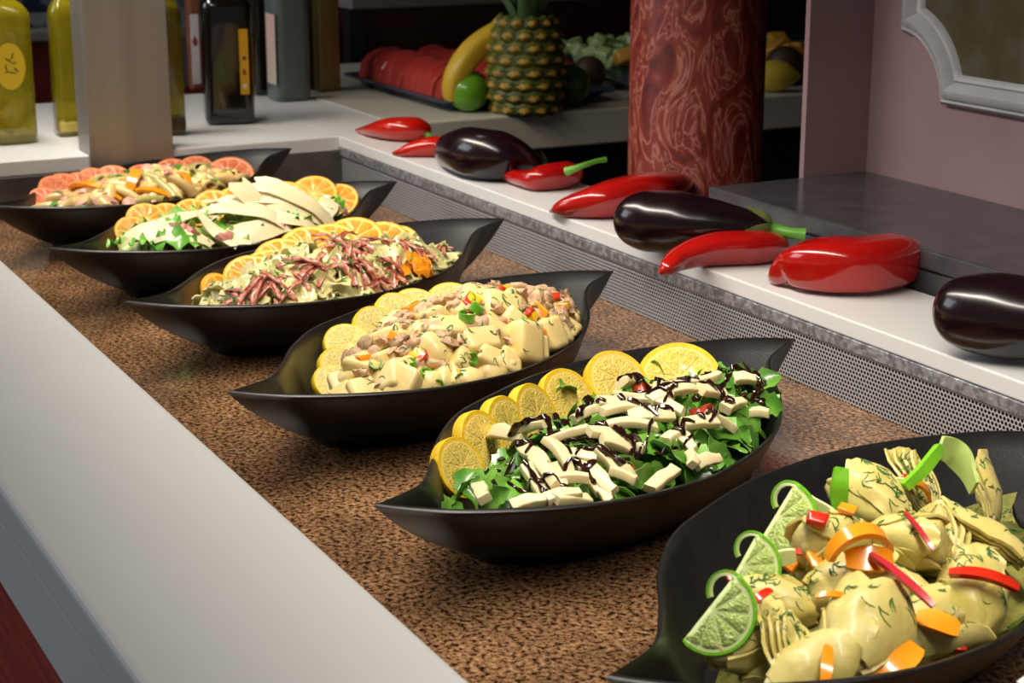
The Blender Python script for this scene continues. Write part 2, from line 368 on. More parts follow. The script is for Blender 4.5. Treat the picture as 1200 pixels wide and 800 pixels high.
# ------------------------------------------------------------------ bowls
HALF = [(-.276, 0), (-.247, .004), (-.216, .012), (-.17, .043), (-.128, .075), (-.07, .108), (-.02, .122), (.055, .131), (.114, .123), (.156, .110), (.202, .084), (.245, .049), (.265, .022), (.276, 0)]
half = crom([Vector((u, v, 0)) for u, v in HALF], 4)
OUT = [(p.x, p.y) for p in half[:-1]] + [(-p.x, -p.y) for p in half[:-1]]
def rim_z(u): return .0655 + .0105*(abs(u)/.276)**1.6
def bowl_rings():
    rings = []
    def ring(t, fu, fv, k, zb, dz=0., rimk=1.):
        g = t + k*math.sin(PI*t); R = []
        for u, v in OUT:
            a = math.atan2(v/.13, u/.276); fo = (fu*math.cos(a), fv*math.sin(a))
            R.append((fo[0]*(1 - g) + u*rimk*g, fo[1]*(1 - g) + v*rimk*g, zb*(1 - t) + (rim_z(u) + dz)*t))
        rings.append(R)
    ring(0, .150, .066, 0, .0)
    for t in (0, .04): ring(t, .164, .078, .0, .001 + t*.1)
    for t in (.12, .25, .4, .55, .7, .82, .92, .975): ring(t, .164, .078, .10, .003)
    ring(1, .1, .05, 0, 0, -.0010, 1.0); ring(1, .1, .05, 0, 0, .0002, .994); ring(1, .1, .05, 0, 0, .0002, .978); ring(1, .1, .05, 0, 0, -.0012, .969)
    for t in (.95, .85, .7, .55, .4, .25, .12, .04, 0): ring(t, .154, .068, .11, .0085, 0, .966)
    ring(0, .08, .035, 0, .0075)
    return rings
V, F = loft(bowl_rings()); BOWL = mesh('leaf_bowl', V, F, m_black)
class Bowl:
    def __init__(s, c, ang, name, label):
        s.c = Vector((c[0], c[1], .0005)); a = math.radians(ang); s.ang = a
        s.ax = Vector((math.cos(a), math.sin(a), 0)); s.pe = Vector((-s.ax.y, s.ax.x, 0))
        s.o = tag(obj('leaf_bowl', BOWL, mat4=Matrix.Translation(s.c) @ Matrix.Rotation(a, 4, 'Z')), label, 'bowl', 'black leaf-shaped salad bowls')
        s.geo = []          # for draping
    def w(s, u, v, z): return s.c + s.ax*u + s.pe*v + Vector((0, 0, z))
    def uv(s, p): d = Vector(p) - s.c; return d.dot(s.ax), d.dot(s.pe)
    def mound(s, u0, v0, a, b, z0, pk): s.m = (u0, v0, a, b, z0, pk)
    def rho(s, u, v): m = s.m; return math.hypot((u - m[0])/m[2], (v - m[1])/m[3])
    def h(s, u, v): m = s.m; return m[4] + (m[5] - m[4])*(1 - min(s.rho(u, v), 1.3)**2)
    def nrm(s, u, v):
        e = .004; du = (s.h(u + e, v) - s.h(u - e, v))/(2*e); dv = (s.h(u, v + e) - s.h(u, v - e))/(2*e)
        return (s.ax*-du + s.pe*-dv + Vector((0, 0, 1))).normalized()
    def pix(s, px, py, dz=0.):
        z = s.m[5]
        for _ in range(25):
            u, v = s.uv(at(px, py, z)); z = .6*z + .4*(s.h(u, v) + dz)
        return s.uv(at(px, py, z))
    def add(s, me, m4): s.geo.append((me, m4))
    def bvh(s):
        V = []; F = []
        for me, m4 in s.geo:
            o = len(V); V += [m4 @ v.co for v in me.vertices]; F += [tuple(o + i for i in p.vertices) for p in me.polygons]
        return BVHTree.FromPolygons(V, F)
_R = {}
def s_of(u, v):
    """how far out towards the bowl's rim (1 = rim)"""
    a = math.atan2(v, u)
    best = None
    for i in range(len(OUT)):
        (x0, y0), (x1, y1) = OUT[i], OUT[(i + 1) % len(OUT)]
        den = math.cos(a)*(y1 - y0) - math.sin(a)*(x1 - x0)
        if abs(den) < 1e-12: continue
        t = (x0*(y1 - y0) - y0*(x1 - x0))/den; k = (x0*math.sin(a) - y0*math.cos(a))/den
        if t > 0 and -1e-6 <= k <= 1.000001: best = t if best is None else min(best, t)
    return math.hypot(u, v)/(best or .1)
BV_BOWL = BVHTree.FromPolygons([v.co.copy() for v in BOWL.vertices], [tuple(p.vertices) for p in BOWL.polygons])
def zin(u, v):
    hit = BV_BOWL.ray_cast(Vector((u, v, .2)), Vector((0, 0, -1)))[0]
    return hit.z if hit else .07
BOWLS = [
 Bowl((-2.361, .676), 115.9, 'b', 'farthest black leaf-shaped bowl, holding penne salad, beside the steel post'),
 Bowl((-2.058, .694), 111.5, 'b', 'black leaf-shaped bowl holding the salad with cheese shavings and orange slices'),
 Bowl((-1.773, .704), 110.5, 'b', 'black leaf-shaped bowl holding bow-tie pasta with salami strips'),
 Bowl((-1.457, .687), 114.8, 'b', 'black leaf-shaped bowl holding the potato and tuna salad'),
 Bowl((-1.155, .692), 113.4, 'b', 'black leaf-shaped bowl holding rocket and cheese strips under balsamic glaze'),
 Bowl((-.851, .702), 111.5, 'b', 'nearest black leaf-shaped bowl, holding artichoke hearts and lime twists')]
B1, B2, B3, B4, B5, B6 = BOWLS
B1.mound(-.035, -.030, .165, .082, .050, .074)
B2.mound(-.025, -.032, .180, .084, .050, .079)
B3.mound(-.030, -.032, .172, .082, .050, .084)
B4.mound(.004, -.034, .165, .082, .049, .096)
B5.mound(.010, -.034, .200, .082, .048, .077)
B6.mound(.03, -.025, .200, .088, .045, .085)
def far_v(u):                       # the far rim of a bowl
    for (a, b), (c, d) in zip(HALF, HALF[1:]):
        if a <= u <= c: return b + (d - b)*(u - a)/(c - a)
    return 0
def settle(B, me, m4, step=3, iters=7, inward=.06, cap=.006):
    """lift and draw in a piece until none of it sinks into the bowl's wall"""
    for _ in range(iters):
        lift = 0.; out = False
        VS = me.vertices; ks = range(0, len(VS), step if len(VS) > 60 else 1)
        for ki in ks:
            p = m4 @ VS[ki].co; u, w_ = B.uv(p)
            hit = BV_BOWL.ray_cast(Vector((u, w_, .2)), Vector((0, 0, -1)))[0]
            if hit is None: out = True if p.z < .085 else out; continue
            lift = max(lift, hit.z + .0012 - (p.z - B.c.z))
        if lift <= 0 and not out: break
        c = m4.to_translation(); m = Matrix.Translation(Vector(((B.c.x - c.x)*(inward if out or lift > .01 else 0), (B.c.y - c.y)*(inward if out or lift > .01 else 0), min(lift, cap))))
        m4 = m @ m4
    return m4

def bed(B, name, label, cat, mat, drop=.011, seed=1):
    rng = random.Random(seed); rings = []; n = 40
    u0, v0, a, b, z0, pk = B.m
    for k in range(1, 11):
        r = k/10*1.0; R = []
        for j in range(n):
            t = 2*PI*j/n; u = u0 + a*r*math.cos(t); v = v0 + b*r*math.sin(t)
            s = s_of(u, v)
            if s > .86: u *= .86/s; v *= .86/s
            z = max(B.h(u, v) - drop + .004*noise.noise(Vector((u*60, v*60, seed))), zin(u, v) + .003)
            if k == 10: z = zin(u, v) + .002
            R.append((u, v, z))
        rings.append(R)
    V, F = loft(rings, False); V.append(Vector((u0, v0, pk - drop))); F += [(j, (j + 1) % n, len(V) - 1) for j in range(n)]
    m4 = Matrix.Translation(B.c) @ Matrix.Rotation(B.ang, 4, 'Z'); me = mesh(name, V, F, mat)
    tag(obj(name, me, mat4=m4), label, cat, kind='stuff'); B.add(me, m4)

def orient(n, spin, tilt=0., tdir=0.):
    n = Vector(n).normalized(); x = Vector((1, 0, 0)); x = (x - n*x.dot(n)).normalized(); y = n.cross(x)
    m = Matrix((x, y, n)).transposed().to_4x4()
    return m @ Matrix.Rotation(tdir, 4, 'Z') @ Matrix.Rotation(tilt, 4, 'X') @ Matrix.Rotation(spin - tdir, 4, 'Z')
def scatter(B, n, mind, rng, rmax=.97, smax=.9, avoid=None, inner=0.):
    P = []; tries = 0
    while len(P) < n and tries < n*60:
        tries += 1; t = rng.uniform(0, 2*PI); r = math.sqrt(rng.uniform(inner, 1))*rmax
        u = B.m[0] + B.m[2]*r*math.cos(t); v = B.m[1] + B.m[3]*r*math.sin(t)
        if s_of(u, v) > smax or (avoid and avoid(u, v)): continue
        if any((u - a)**2 + (v - b)**2 < mind*mind for a, b in P): continue
        P.append((u, v))
    return P
def put(B, name, me, u, v, dz, rng, label, cat, group, scale=1., tilt=.4, spin=None, clear=.0095):
    q = s_of(u, v)
    if q > .84: u *= .84/q; v *= .84/q
    n = B.nrm(u, v); sp = rng.uniform(0, 2*PI) if spin is None else spin
    m4 = Matrix.Translation(B.w(u, v, max(B.h(u, v) + dz, zin(u, v) + clear*scale))) @ orient(n, sp, rng.uniform(-tilt, tilt), rng.uniform(0, PI)) @ Matrix.Scale(scale, 4)
    m4 = settle(B, me, m4)
    o = tag(obj(name, me, mat4=m4), label, cat, group); B.add(me, m4); return o
def strew(B, name, meshes, n, mind, dz, seed, label, cat, group, smin=.85, smax=1.15, tilt=.4, avoid=None, rmax=.97, inner=0.):
    rng = random.Random(seed)
    for u, v in scatter(B, n, mind, rng, rmax, avoid=avoid, inner=inner):
        put(B, name, rng.choice(meshes), u, v, dz + rng.uniform(-.003, .003), rng, label, cat, group, rng.uniform(smin, smax), tilt)

# ------------------------------------------------------------------ citrus slices
def citrus_kit(kind, th, nseg, rind_m, pith_m, flesh_m, rin=.93, seg_r=.86):
    h = th/2; n = 48
    prof = [(rin, -h*.97), (.975, -h), (.995, -h*.8), (1, -h*.3), (1, h*.3), (.995, h*.8), (.975, h), (rin, h*.97)]
    V, F = loft([[(r*math.cos(2*PI*j/n), r*math.sin(2*PI*j/n), z) for j in range(n)] for r, z in prof + prof[:1]], False)
    rind = mesh(kind + '_rind', V, F, rind_m)
    V, F = loft([[(r*math.cos(2*PI*j/n), r*math.sin(2*PI*j/n), z) for j in range(n)] for r, z in ((.02, -h*.97), (.5, -h*.97), (rin + .01, -h*.97), (rin + .01, h*.97), (.5, h*.97), (.02, h*.97))])
    pith = mesh(kind + '_pith', V, F, pith_m)
    seg = mesh(kind + '_segment', *segment(seg_r, nseg, h), flesh_m)
    return dict(kind=kind, rind=rind, pith=pith, seg=seg, n=nseg, th=th)
def segment(R, nseg, h):
    half = PI/nseg; g = .012; out = []
    k0 = [(.10, 0)]
    for k in range(-4, 5):
        a = (half - g/R*1.1)*k/4; rr = R*(1 - .05*(abs(k)/4)**4); out.append((rr*math.cos(a), rr*math.sin(a)))
    tip = .09 + g*.5; pts = [(tip, -.004)] + out + [(tip, .004)]
    c = (sum(p[0] for p in pts)/len(pts), sum(p[1] for p in pts)/len(pts))
    rings = []
    for s, z in ((.96, -h*1.03), (1, -h*.95), (1, h*.95), (.96, h*1.03)):
        rings.append([(c[0] + (x - c[0])*s, c[1] + (y - c[1])*s, z) for x, y in pts])
    return loft(rings)
def flesh(name, c1, c2, sss=.25):
    return M(name, c1, c2, scale=9, rough=.22, stretch=(1, 1, 1), detail=5, bump=.35, bscale=14, sss=sss, sssr=.006, coat=.4, vary=.06, bdist=.05)
m_pith = M('citrus_pith', '#f3e3b4', '#ecd79c', scale=10, rough=.6, sss=.2, sssr=.003)
KIT = {
 'lemon': citrus_kit('lemon', .30, 9, M('lemon_rind', '#f8da2e', '#eec81c', scale=8, rough=.4, bump=.3, bscale=26, bdist=.03), M('lemon_pith2', '#eedc92', '#e6cf78', scale=10, rough=.5), flesh('lemon_flesh', '#e6d06a', '#f2e596')),
 'lemon_thick': citrus_kit('lemon', .40, 9, M('lemon_rind2', '#fbd22c', '#efbd18', scale=8, rough=.4, bump=.3, bscale=26, bdist=.03), M('lemon_pith', '#f2d27c', '#e8c05e', scale=12, rough=.6), flesh('lemon_flesh2', '#ebc84a', '#f4da78'), .86, .80),
 'orange': citrus_kit('orange', .17, 10, M('orange_rind', '#f5a80f', '#f7bd25', scale=8, rough=.4, bump=.3, bscale=26, bdist=.03), M('orange_pith', '#f6cf72', '#f0bf58', scale=10, rough=.5), flesh('orange_flesh', '#f09208', '#f9aa1c')),
 'grapefruit': citrus_kit('grapefruit', .16, 10, M('grapefruit_rind', '#e07038', '#ea8846', scale=8, rough=.4), M('grapefruit_pith', '#f0a070', '#ec9060', scale=10, rough=.5), flesh('grapefruit_flesh', '#d8603a', '#e88a58')),
}
def citrus(B, kind, name, pos, normal, R, label, group, spin=0.):
    K = KIT[kind]
    m4 = Matrix.Translation(pos) @ orient(normal, spin) @ Matrix.Scale(R, 4)
    m4 = settle(B, K['rind'], m4, 5, 3, .02, .003)
    t = thing(name, label, 'citrus slice', group=group, mat4=m4)
    obj('rind', K['rind'], t); obj('pith', K['pith'], t)
    for k in range(K['n']):
        o = obj('segment', K['seg'], t); o.rotation_euler = (0, 0, 2*PI*k/K['n'])
    return t
def fan(B, kind, name, items, where, group, seed=3):
    """items: (px, py of the slice's centre, centre height, radius, turn right deg, lean back deg)"""
    rng = random.Random(seed)
    for i, (px, py, z, R, turn, lean) in enumerate(items):
        z = .042
        while z < .12:                        # as far back as the bowl's wall lets the slice lean
            u, v = B.uv(at(px, py, z))
            if v < .74*far_v(u): break
            z += .001
        p = at(px, py, z); a = math.radians(turn); l = math.radians(lean)
        hd = (TOCAM*math.cos(a) + _r*math.sin(a)); l += math.radians(10); n = hd*math.cos(l) + Vector((0, 0, 1))*math.sin(l)
        citrus(B, kind, name, p, n, R, '%s slice in the %s, %s from the left' % (name.split('_')[0], where, ORD[i]), group, rng.uniform(0, 2))

fan(B1, 'grapefruit', 'grapefruit_slice', [(47, 244, 0, 0.0234, 40, 45), (61, 233, 0, 0.0243, 45, 30), (77, 226, 0, 0.0234, 38, 35), (95, 218, 0, 0.0234, 35, 38), (110, 213, 0, 0.0234, 30, 36), (133, 212, 0, 0.0270, 20, 38),
     (168, 209, 0, 0.0252, 20, 40), (203, 206, 0, 0.0270, 15, 40), (232, 206, 0, 0.0270, 10, 40), (268, 212, 0, 0.0378, 0, 40)], 'penne bowl', 'grapefruit slices fanned in the penne bowl')
fan(B2, 'orange', 'orange_slice', [(149, 282, 0, 0.0230, 30, 35), (172, 265, 0, 0.0250, 25, 40), (196, 258, 0, 0.0250, 20, 35), (226, 252, 0, 0.0250, 20, 38), (251, 243, 0, 0.0270, 15, 38), (278, 238, 0, 0.0270, 12, 40), (304, 235, 0, 0.0280, 8, 40),
     (334, 233, 0, 0.0290, 5, 42), (369, 234, 0, 0.0320, 0, 42), (401, 242, 0, 0.0300, -10, 42)], 'cheese shavings bowl', 'orange slices fanned in the cheese shavings bowl')
fan(B3, 'orange', 'orange_slice', [(262, 350, 0, 0.0290, 62, 30), (290, 335, 0, 0.0320, 14, 45), (316, 327, 0, 0.0310, 8, 45), (330, 314, 0, 0.0340, 8, 48), (362, 302, 0, 0.0360, 6, 45), (386, 296, 0, 0.0360, 0, 45),
     (414, 290, 0, 0.0360, -4, 46), (447, 295, 0, 0.0370, -14, 44), (463, 297, 0, 0.0340, -24, 44)], 'bow-tie pasta bowl', 'orange slices fanned in the bow-tie pasta bowl')
fan(B4, 'lemon', 'lemon_slice', [(394, 453, 0, 0.0231, 45, 40), (400, 435, 0, 0.0242, 50, 35), (407, 416, 0, 0.0253, 30, 40), (424, 407, 0, 0.0231, 40, 32), (442, 388, 0, 0.0264, 42, 30), (467, 371, 0, 0.0264, 38, 34), (489, 366, 0, 0.0275, 28, 38),
     (531, 361, 0, 0.0297, 22, 38), (624, 374, 0, 0.0297, -12, 40)], 'potato salad bowl', 'lemon slices fanned in the potato salad bowl')
fan(B5, 'lemon_thick', 'lemon_slice', [(524, 566, 0, .0240, 52, 18), (558, 533, 0, .0265, 57, 14), (591, 509, 0, .0275, 58, 14), (624, 489, 0, .0275, 58, 16), (663, 471, 0, .0270, 40, 24), (721, 457, 0, .0290, 26, 32),
     (797, 458, 0, .0375, -4, 38)], 'rocket salad bowl', 'lemon slices fanned in the rocket salad bowl')

# ------------------------------------------------------------------ salad 1: penne
R1 = random.Random(11)
def penne_mesh(L, r, bend):
    S = [Vector((L*(t - .5), 0, bend*math.cos(PI*(t - .5)))) for t in [k/6 for k in range(7)]]
    n = 14; rings = []
    def ring(i, rr, off):
        p = S[i]; return [p + Vector((off*rr*math.cos(2*PI*j/n), rr*math.cos(2*PI*j/n), rr*math.sin(2*PI*j/n)*(1 + .0))) for j in range(n)]
    sl = [.9, .5, .2, 0, -.2, -.5, -.9]
    sl = [.8]*7
    for i in range(7): rings.append(ring(i, r*(1 + .03*(i % 2)), sl[i]))
    for i in range(6, -1, -1): rings.append(ring(i, r*.66, sl[i]))
    rings.append(rings[0]); return loft(rings, False)
PENNE = [mesh('penne', *penne_mesh(.044, .0072, b), M('penne_pasta', '#e6c987', '#d9b064', scale=30, rough=.35, vary=.14, coat=.3, sss=.15, sssr=.004)) for b in (.001, .004, .006)]
PENNE_G = [mesh('penne_green', *penne_mesh(.044, .0072, .002), M('penne_green', '#a39a55', '#b5a866', scale=30, rough=.35, coat=.3, vary=.1))]
bed(B1, 'dressed_pasta', 'creamy bed of dressing under the penne', 'dressing', M('penne_bed', '#c08c54', '#e0b070', scale=60, rough=.5))
av1 = lambda u, v: v > .038 - .7*u*u
G1 = 'penne in the farthest bowl'
strew(B1, 'penne', PENNE, 95, .0135, .003, 12, 'cream-coloured penne tube in the farthest bowl', 'pasta', G1, tilt=.5, avoid=av1)
strew(B1, 'green_penne', PENNE_G, 14, .03, .007, 13, 'olive-green penne tube in the farthest bowl', 'pasta', 'green penne in the farthest bowl', tilt=.5, avoid=av1)
def arc_strip(L, w_, th, ang, twist=0., n=10, ruff=0.):
    R = L/max(ang, .05); P = []
    for i in range(n + 1):
        a = ang*(i/n - .5); row = []; tw = twist*(i/n - .5)
        for j in range(4):
            d = w_*(j/3 - .5)*(1 - .35*abs(2*i/n - 1)**3)
            row.append((R*math.sin(a), d*math.cos(tw), R*(math.cos(a) - math.cos(ang/2)) + d*math.sin(tw) + ruff*math.sin(i*2.1 + j)))
        P.append(row)
    return slab(P, th)
m_orpep = M('orange_pepper', '#f08b12', '#f5a52a', scale=20, rough=.2, coat=.5, sss=.1, sssr=.004, vary=.08)
m_redpep = M('red_pepper_strip', '#c5220f', '#db3a1c', scale=20, rough=.2, coat=.5, sss=.1, sssr=.004, vary=.1)
STRIP_O = [mesh('orange_strip', *arc_strip(.05, .011, .004, a, t), m_orpep) for a, t in ((1.0, .5), (1.7, .2), (2.4, -.4))]
STRIP_R = [mesh('red_strip', *arc_strip(.045, .010, .004, a, t), m_redpep) for a, t in ((.8, .5), (1.4, .2))]
for k, (px, py, sp, s) in enumerate(((100, 222, .6, 1.1), (158, 215, 2.6, 1.25), (178, 228, 1.3, .9), (215, 212, .2, .8), (130, 232, .9, .6))):
    u, v = B1.pix(px, py, .012)
    put(B1, 'orange_pepper_strip', STRIP_O[k % 2], u, v, .013, R1, 'orange pepper strip on the penne, %s from the left' % ORD[[0, 2, 3, 4, 1][k]], 'pepper strip', 'orange pepper strips on the penne', s, .2, sp)
m_ham = M('pink_meat', '#c98f7b', '#dfb09a', scale=40, rough=.4, vary=.1)
HAM = [mesh('ham_bit', *lump(R1, (.012, .009, .005), .3), m_ham) for _ in range(3)]
strew(B1, 'chicken_piece', HAM, 22, .025, .010, 14, 'pinkish chicken piece among the penne', 'meat', 'chicken pieces in the penne bowl', .8, 1.4, avoid=av1)
m_herb = M('herb_green', '#3c7a2a', '#5c9a3a', scale=50, rough=.4, vary=.2, coat=.2)
HERB = [mesh('herb_bit', *lump(R1, (.006, .005, .003), .4, 1), m_herb) for _ in range(3)]
strew(B1, 'pea', HERB, 16, .03, .013, 15, 'green vegetable bit among the penne', 'vegetable', 'green bits in the penne bowl', .8, 1.4, avoid=av1)

# ------------------------------------------------------------------ salad 2: cheese shavings
R2 = random.Random(21)
bed(B2, 'shredded_lettuce', 'bed of shredded pale lettuce under the cheese shavings', 'lettuce', M('lettuce_bed', '#a9a866', '#d9cfa0', scale=50, rough=.5))
def leafy(L, W, th, amp, rng, n=9, m=7, lobes=0.):
    P = []; ph = rng.uniform(0, 6); cu = rng.uniform(.4, 1.1)
    for i in range(n):
        t = i/(n - 1); wv = W*(.45 + .55*math.sin(PI*min(1, t*1.05))**.6)*(1 + lobes*math.sin(t*17 + ph)); row = []
        for j in range(m):
            s = 2*j/(m - 1) - 1
            row.append((L*(t - .5), s*wv/2, amp*abs(s)**1.5*math.sin(t*14 + ph + s*2) + cu*L*.25*(1 - (2*t - 1)**2) + .12*W*s*s))
        P.append(row)
    return slab(P, th)
m_lett = M('lettuce', '#9dbf4c', '#c9d889', scale=25, rough=.35, vary=.15, coat=.3, sss=.1, sssr=.003)
m_lett2 = M('lettuce_green', '#5aa52c', '#8cc650', scale=25, rough=.35, vary=.15, coat=.3)
LETT = [mesh('lettuce', *leafy(.05, .034, .0012, .008, R2), m) for m in (m_lett, m_lett2, m_lett)]
av2 = lambda u, v: v > .038 - .7*u*u
strew(B2, 'lettuce_piece', LETT, 46, .02, .003, 22, 'crisp light green lettuce piece in the cheese shavings salad', 'lettuce', 'lettuce in the cheese shavings bowl', .7, 1.0, .5, avoid=lambda u, v: av2(u, v) or u > .09)
m_bacon = M('bacon', '#b5635c', '#d99a8a', scale=60, rough=.4, vary=.18)
BAC = [mesh('bacon_bit', *lump(R2, (.008, .006, .005), .3, 1), m_bacon) for _ in range(4)]
strew(B2, 'bacon_bit', BAC, 75, .010, .009, 23, 'small pink bacon bit in the cheese shavings salad', 'bacon', 'bacon bits in the cheese shavings bowl', .7, 1.2, .6, avoid=av2)
def shaving(L, W, rng):
    n, m = 9, 5; P = []; cu = rng.uniform(-.5, .9); tp = rng.uniform(.25, .8); sk = rng.uniform(-.4, .4)
    for i in range(n):
        t = i/(n - 1); row = []
        for j in range(m):
            s = j/(m - 1) - .5
            ww = W*(1 - tp*t**1.6)*(1 + .06*math.sin(9*t + 3*s))
            row.append((L*(t - .5) + .004*math.sin(s*7), s*ww + sk*W*t, cu*L*.18*(1 - (2*t - 1)**2) + .03*W*math.cos(s*3) + .0015*math.sin(t*9)))
        P.append(row)
    return slab(P, .0011)
m_parm = M('cheese_shaving', '#ece0ba', '#e2d2a4', scale=12, rough=.4, sss=.3, sssr=.005, vary=.06, stretch=(1, 4, 1))
PARM = [mesh('cheese_shaving', *shaving(.085, .036, R2), m_parm) for _ in range(6)]
big = [(195, 268, .5, 1.2), (245, 268, .3, 1.35), (285, 262, 2.9, 1.1), (330, 270, -.3, 1.25), (355, 250, -.5, 1.35), (300, 248, -.2, 1.1), (268, 250, .2, 1.0), (225, 255, .4, 1.0), (385, 255, -.7, 1.2), (340, 236, .1, 1.0),
       (180, 278, .6, .9), (410, 262, 1.1, .8), (310, 283, .9, 1.0), (260, 285, 2.2, .9), (365, 270, .2, 1.1), (390, 240, -.4, 1.0), (215, 283, .2, .8), (240, 246, .3, .9), (285, 237, .1, .9), (150, 290, .8, .7), (355, 285, 0, .8)]
for k, (px, py, sp, s) in enumerate(big):
    u, v = B2.pix(px, py, .012)
    put(B2, 'cheese_shaving', PARM[k % 6], u, v, .012 + .002*(k % 3), R2, 'thin pale hard-cheese shaving on the lettuce salad', 'cheese', 'cheese shavings in the second farthest bowl', s*.95, .16, sp + B2.ang - .6 + R2.uniform(-.35, .35))
for k, (px, py) in enumerate(((293, 243), (415, 246), (205, 262), (345, 258), (165, 288))):
    u, v = B2.pix(px, py, .02); put(B2, 'basil_leaf', LETT[1], u, v, .020, R2, 'bright green leaf on the cheese shavings, %s largest' % ORD[k], 'leaf', 'green leaves on the cheese shavings', .5, .3)
for k, (px, py) in enumerate(((215, 270), (222, 272), (228, 275), (206, 268), (330, 262), (337, 256), (322, 268), (340, 286), (346, 290), (305, 226), (268, 283), (259, 290), (310, 246))):
    u, v = B2.pix(px, py, .02); put(B2, 'bacon_bit', BAC[k % 4], u, v, .021, R2, 'small pink bacon bit in the cheese shavings salad', 'bacon', 'bacon bits in the cheese shavings bowl', 1.1, .3)

# ------------------------------------------------------------------ salad 3: bow-tie pasta, salami
R3 = random.Random(31)
bed(B3, 'dressed_pasta', 'pale green herb dressing under the bow-tie pasta', 'dressing', M('farfalle_bed', '#8d8a4d', '#b9b478', scale=60, rough=.5))
def farfalle(L, W, rng):
    n, m = 11, 9; P = []; cu = rng.uniform(-.3, .5)
    for i in range(n):
        t = 2*i/(n - 1) - 1; row = []; pin = .38 + .62*min(1, abs(t)*1.25)**.9
        for j in range(m):
            s = 2*j/(m - 1) - 1; x = L/2*t
            if i in (0, n - 1): x += (.0022 if j % 2 else -.0012)*(-1 if i == 0 else 1)
            z = .006*(1 - abs(t))**1.2*math.cos(s*PI*1.5) + cu*L*.22*(1 - t*t) + .003*abs(t)*math.sin(3*s + 2*t)
            row.append((x, s*W/2*pin, z))
        P.append(row)
    return slab(P, .0022)
m_farf = M('farfalle', '#dfd29a', '#c3c07e', scale=35, rough=.35, vary=.1, coat=.3, sss=.15, sssr=.004, c3='#d5cd90')
FARF = [mesh('bow_tie_pasta', *farfalle(.046, .031, R3), m_farf) for _ in range(5)]
av3 = lambda u, v: v > .038 - .7*u*u
strew(B3, 'bow_tie_pasta', FARF, 75, .0165, .003, 32, 'pale green bow-tie pasta piece in the salami salad', 'pasta', 'bow-tie pasta in the salami bowl', .9, 1.15, .8, avoid=av3)
def salami(rng):
    n, m = 12, 4; P = []; ph = rng.uniform(0, 6); ang = rng.uniform(.4, 1.6); L = .056; R = L/ang
    for i in range(n):
        a = ang*(i/(n - 1) - .5); row = []
        for j in range(m):
            s = j/(m - 1) - .5
            row.append((R*math.sin(a) , .0062*s*(1 + .25*math.sin(i*.9 + ph)), R*(math.cos(a) - math.cos(ang/2)) + .0010*math.sin(i*1.3 + ph + 3*s) + .002*abs(s)*2))
        P.append(row)
    return slab(P, .0015)
m_sal = M('salami', '#96402f', '#cf8c74', scale=150, rough=.38, vary=.14, detail=5, coat=.25, lo=.4, hi=.62)
SAL = [mesh('salami_strip', *salami(R3), m_sal) for _ in range(6)]
sal_spots = [(275, 350), (290, 345), (305, 348), (320, 345), (300, 340), (330, 350), (285, 352), (310, 338), (350, 318), (340, 315), (362, 314), (365, 322), (372, 330), (395, 290), (405, 285), (415, 292), (425, 300), (410, 300), (398, 300), (388, 298),
   (430, 308), (420, 312), (405, 306), (380, 292), (440, 292), (435, 285), (418, 282), (405, 325), (415, 330), (395, 322), (425, 332), (440, 336), (410, 318), (450, 278), (460, 288), (470, 292), (480, 298), (490, 302), (478, 304), (468, 298), (455, 320), (460, 330), (450, 312), (465, 340),
   (500, 292), (508, 288), (512, 296), (443, 345), (470, 345), (375, 340), (345, 330), (490, 310)]
for k, (px, py) in enumerate([q for i, q in enumerate(sal_spots) if i % 5 != 4]):
    u, v = B3.pix(px, py, .014)
    if v > .08 or s_of(u, v) > .95: continue
    sp0 = R3.uniform(0, PI)
    for q in range(2):
        put(B3, 'salami_strip', SAL[(k + q*3) % 6], u + q*.004, v - q*.004, .013 + .002*(k % 4) + .002*q, R3, 'shredded rosy salami strip on the bow-tie pasta', 'salami', 'salami strips on the bow-tie pasta', R3.uniform(.6, .95), .4, sp0 + R3.uniform(-.4, .4))
FARF_TOP = [(340, 325), (365, 330), (395, 345), (430, 325), (440, 315), (360, 345), (410, 345), (450, 300), (520, 312), (530, 318), (512, 322), (495, 325), (475, 335), (340, 340), (425, 345), (385, 310), (455, 345), (518, 305), (350, 335), (540, 316), (437, 290)]
for k, (px, py) in enumerate(FARF_TOP):
    u, v = B3.pix(px, py, .014); put(B3, 'bow_tie_pasta', FARF[k % 5], u, v, .012, R3, 'pale green bow-tie pasta piece in the salami salad', 'pasta', 'bow-tie pasta in the salami bowl', 1.0, .5)
CAR = [mesh('carrot', *arc_strip(.04, .016, .005, 1.2, .3, ruff=.002), m_orpep)]
for k, (px, py, s, sp) in enumerate(((485, 316, 1.1, .3), (496, 322, .9, 1.4), (470, 326, .9, 2.4), (510, 326, .9, .1), (392, 296, .5, .6))):
    u, v = B3.pix(px, py, .016); put(B3, 'carrot_slice', CAR[0], u, v, .016, R3, 'glazed orange carrot piece on the bow-tie pasta, %s of five' % ORD[k], 'carrot', 'carrot pieces on the bow-tie pasta', s, .3, sp)

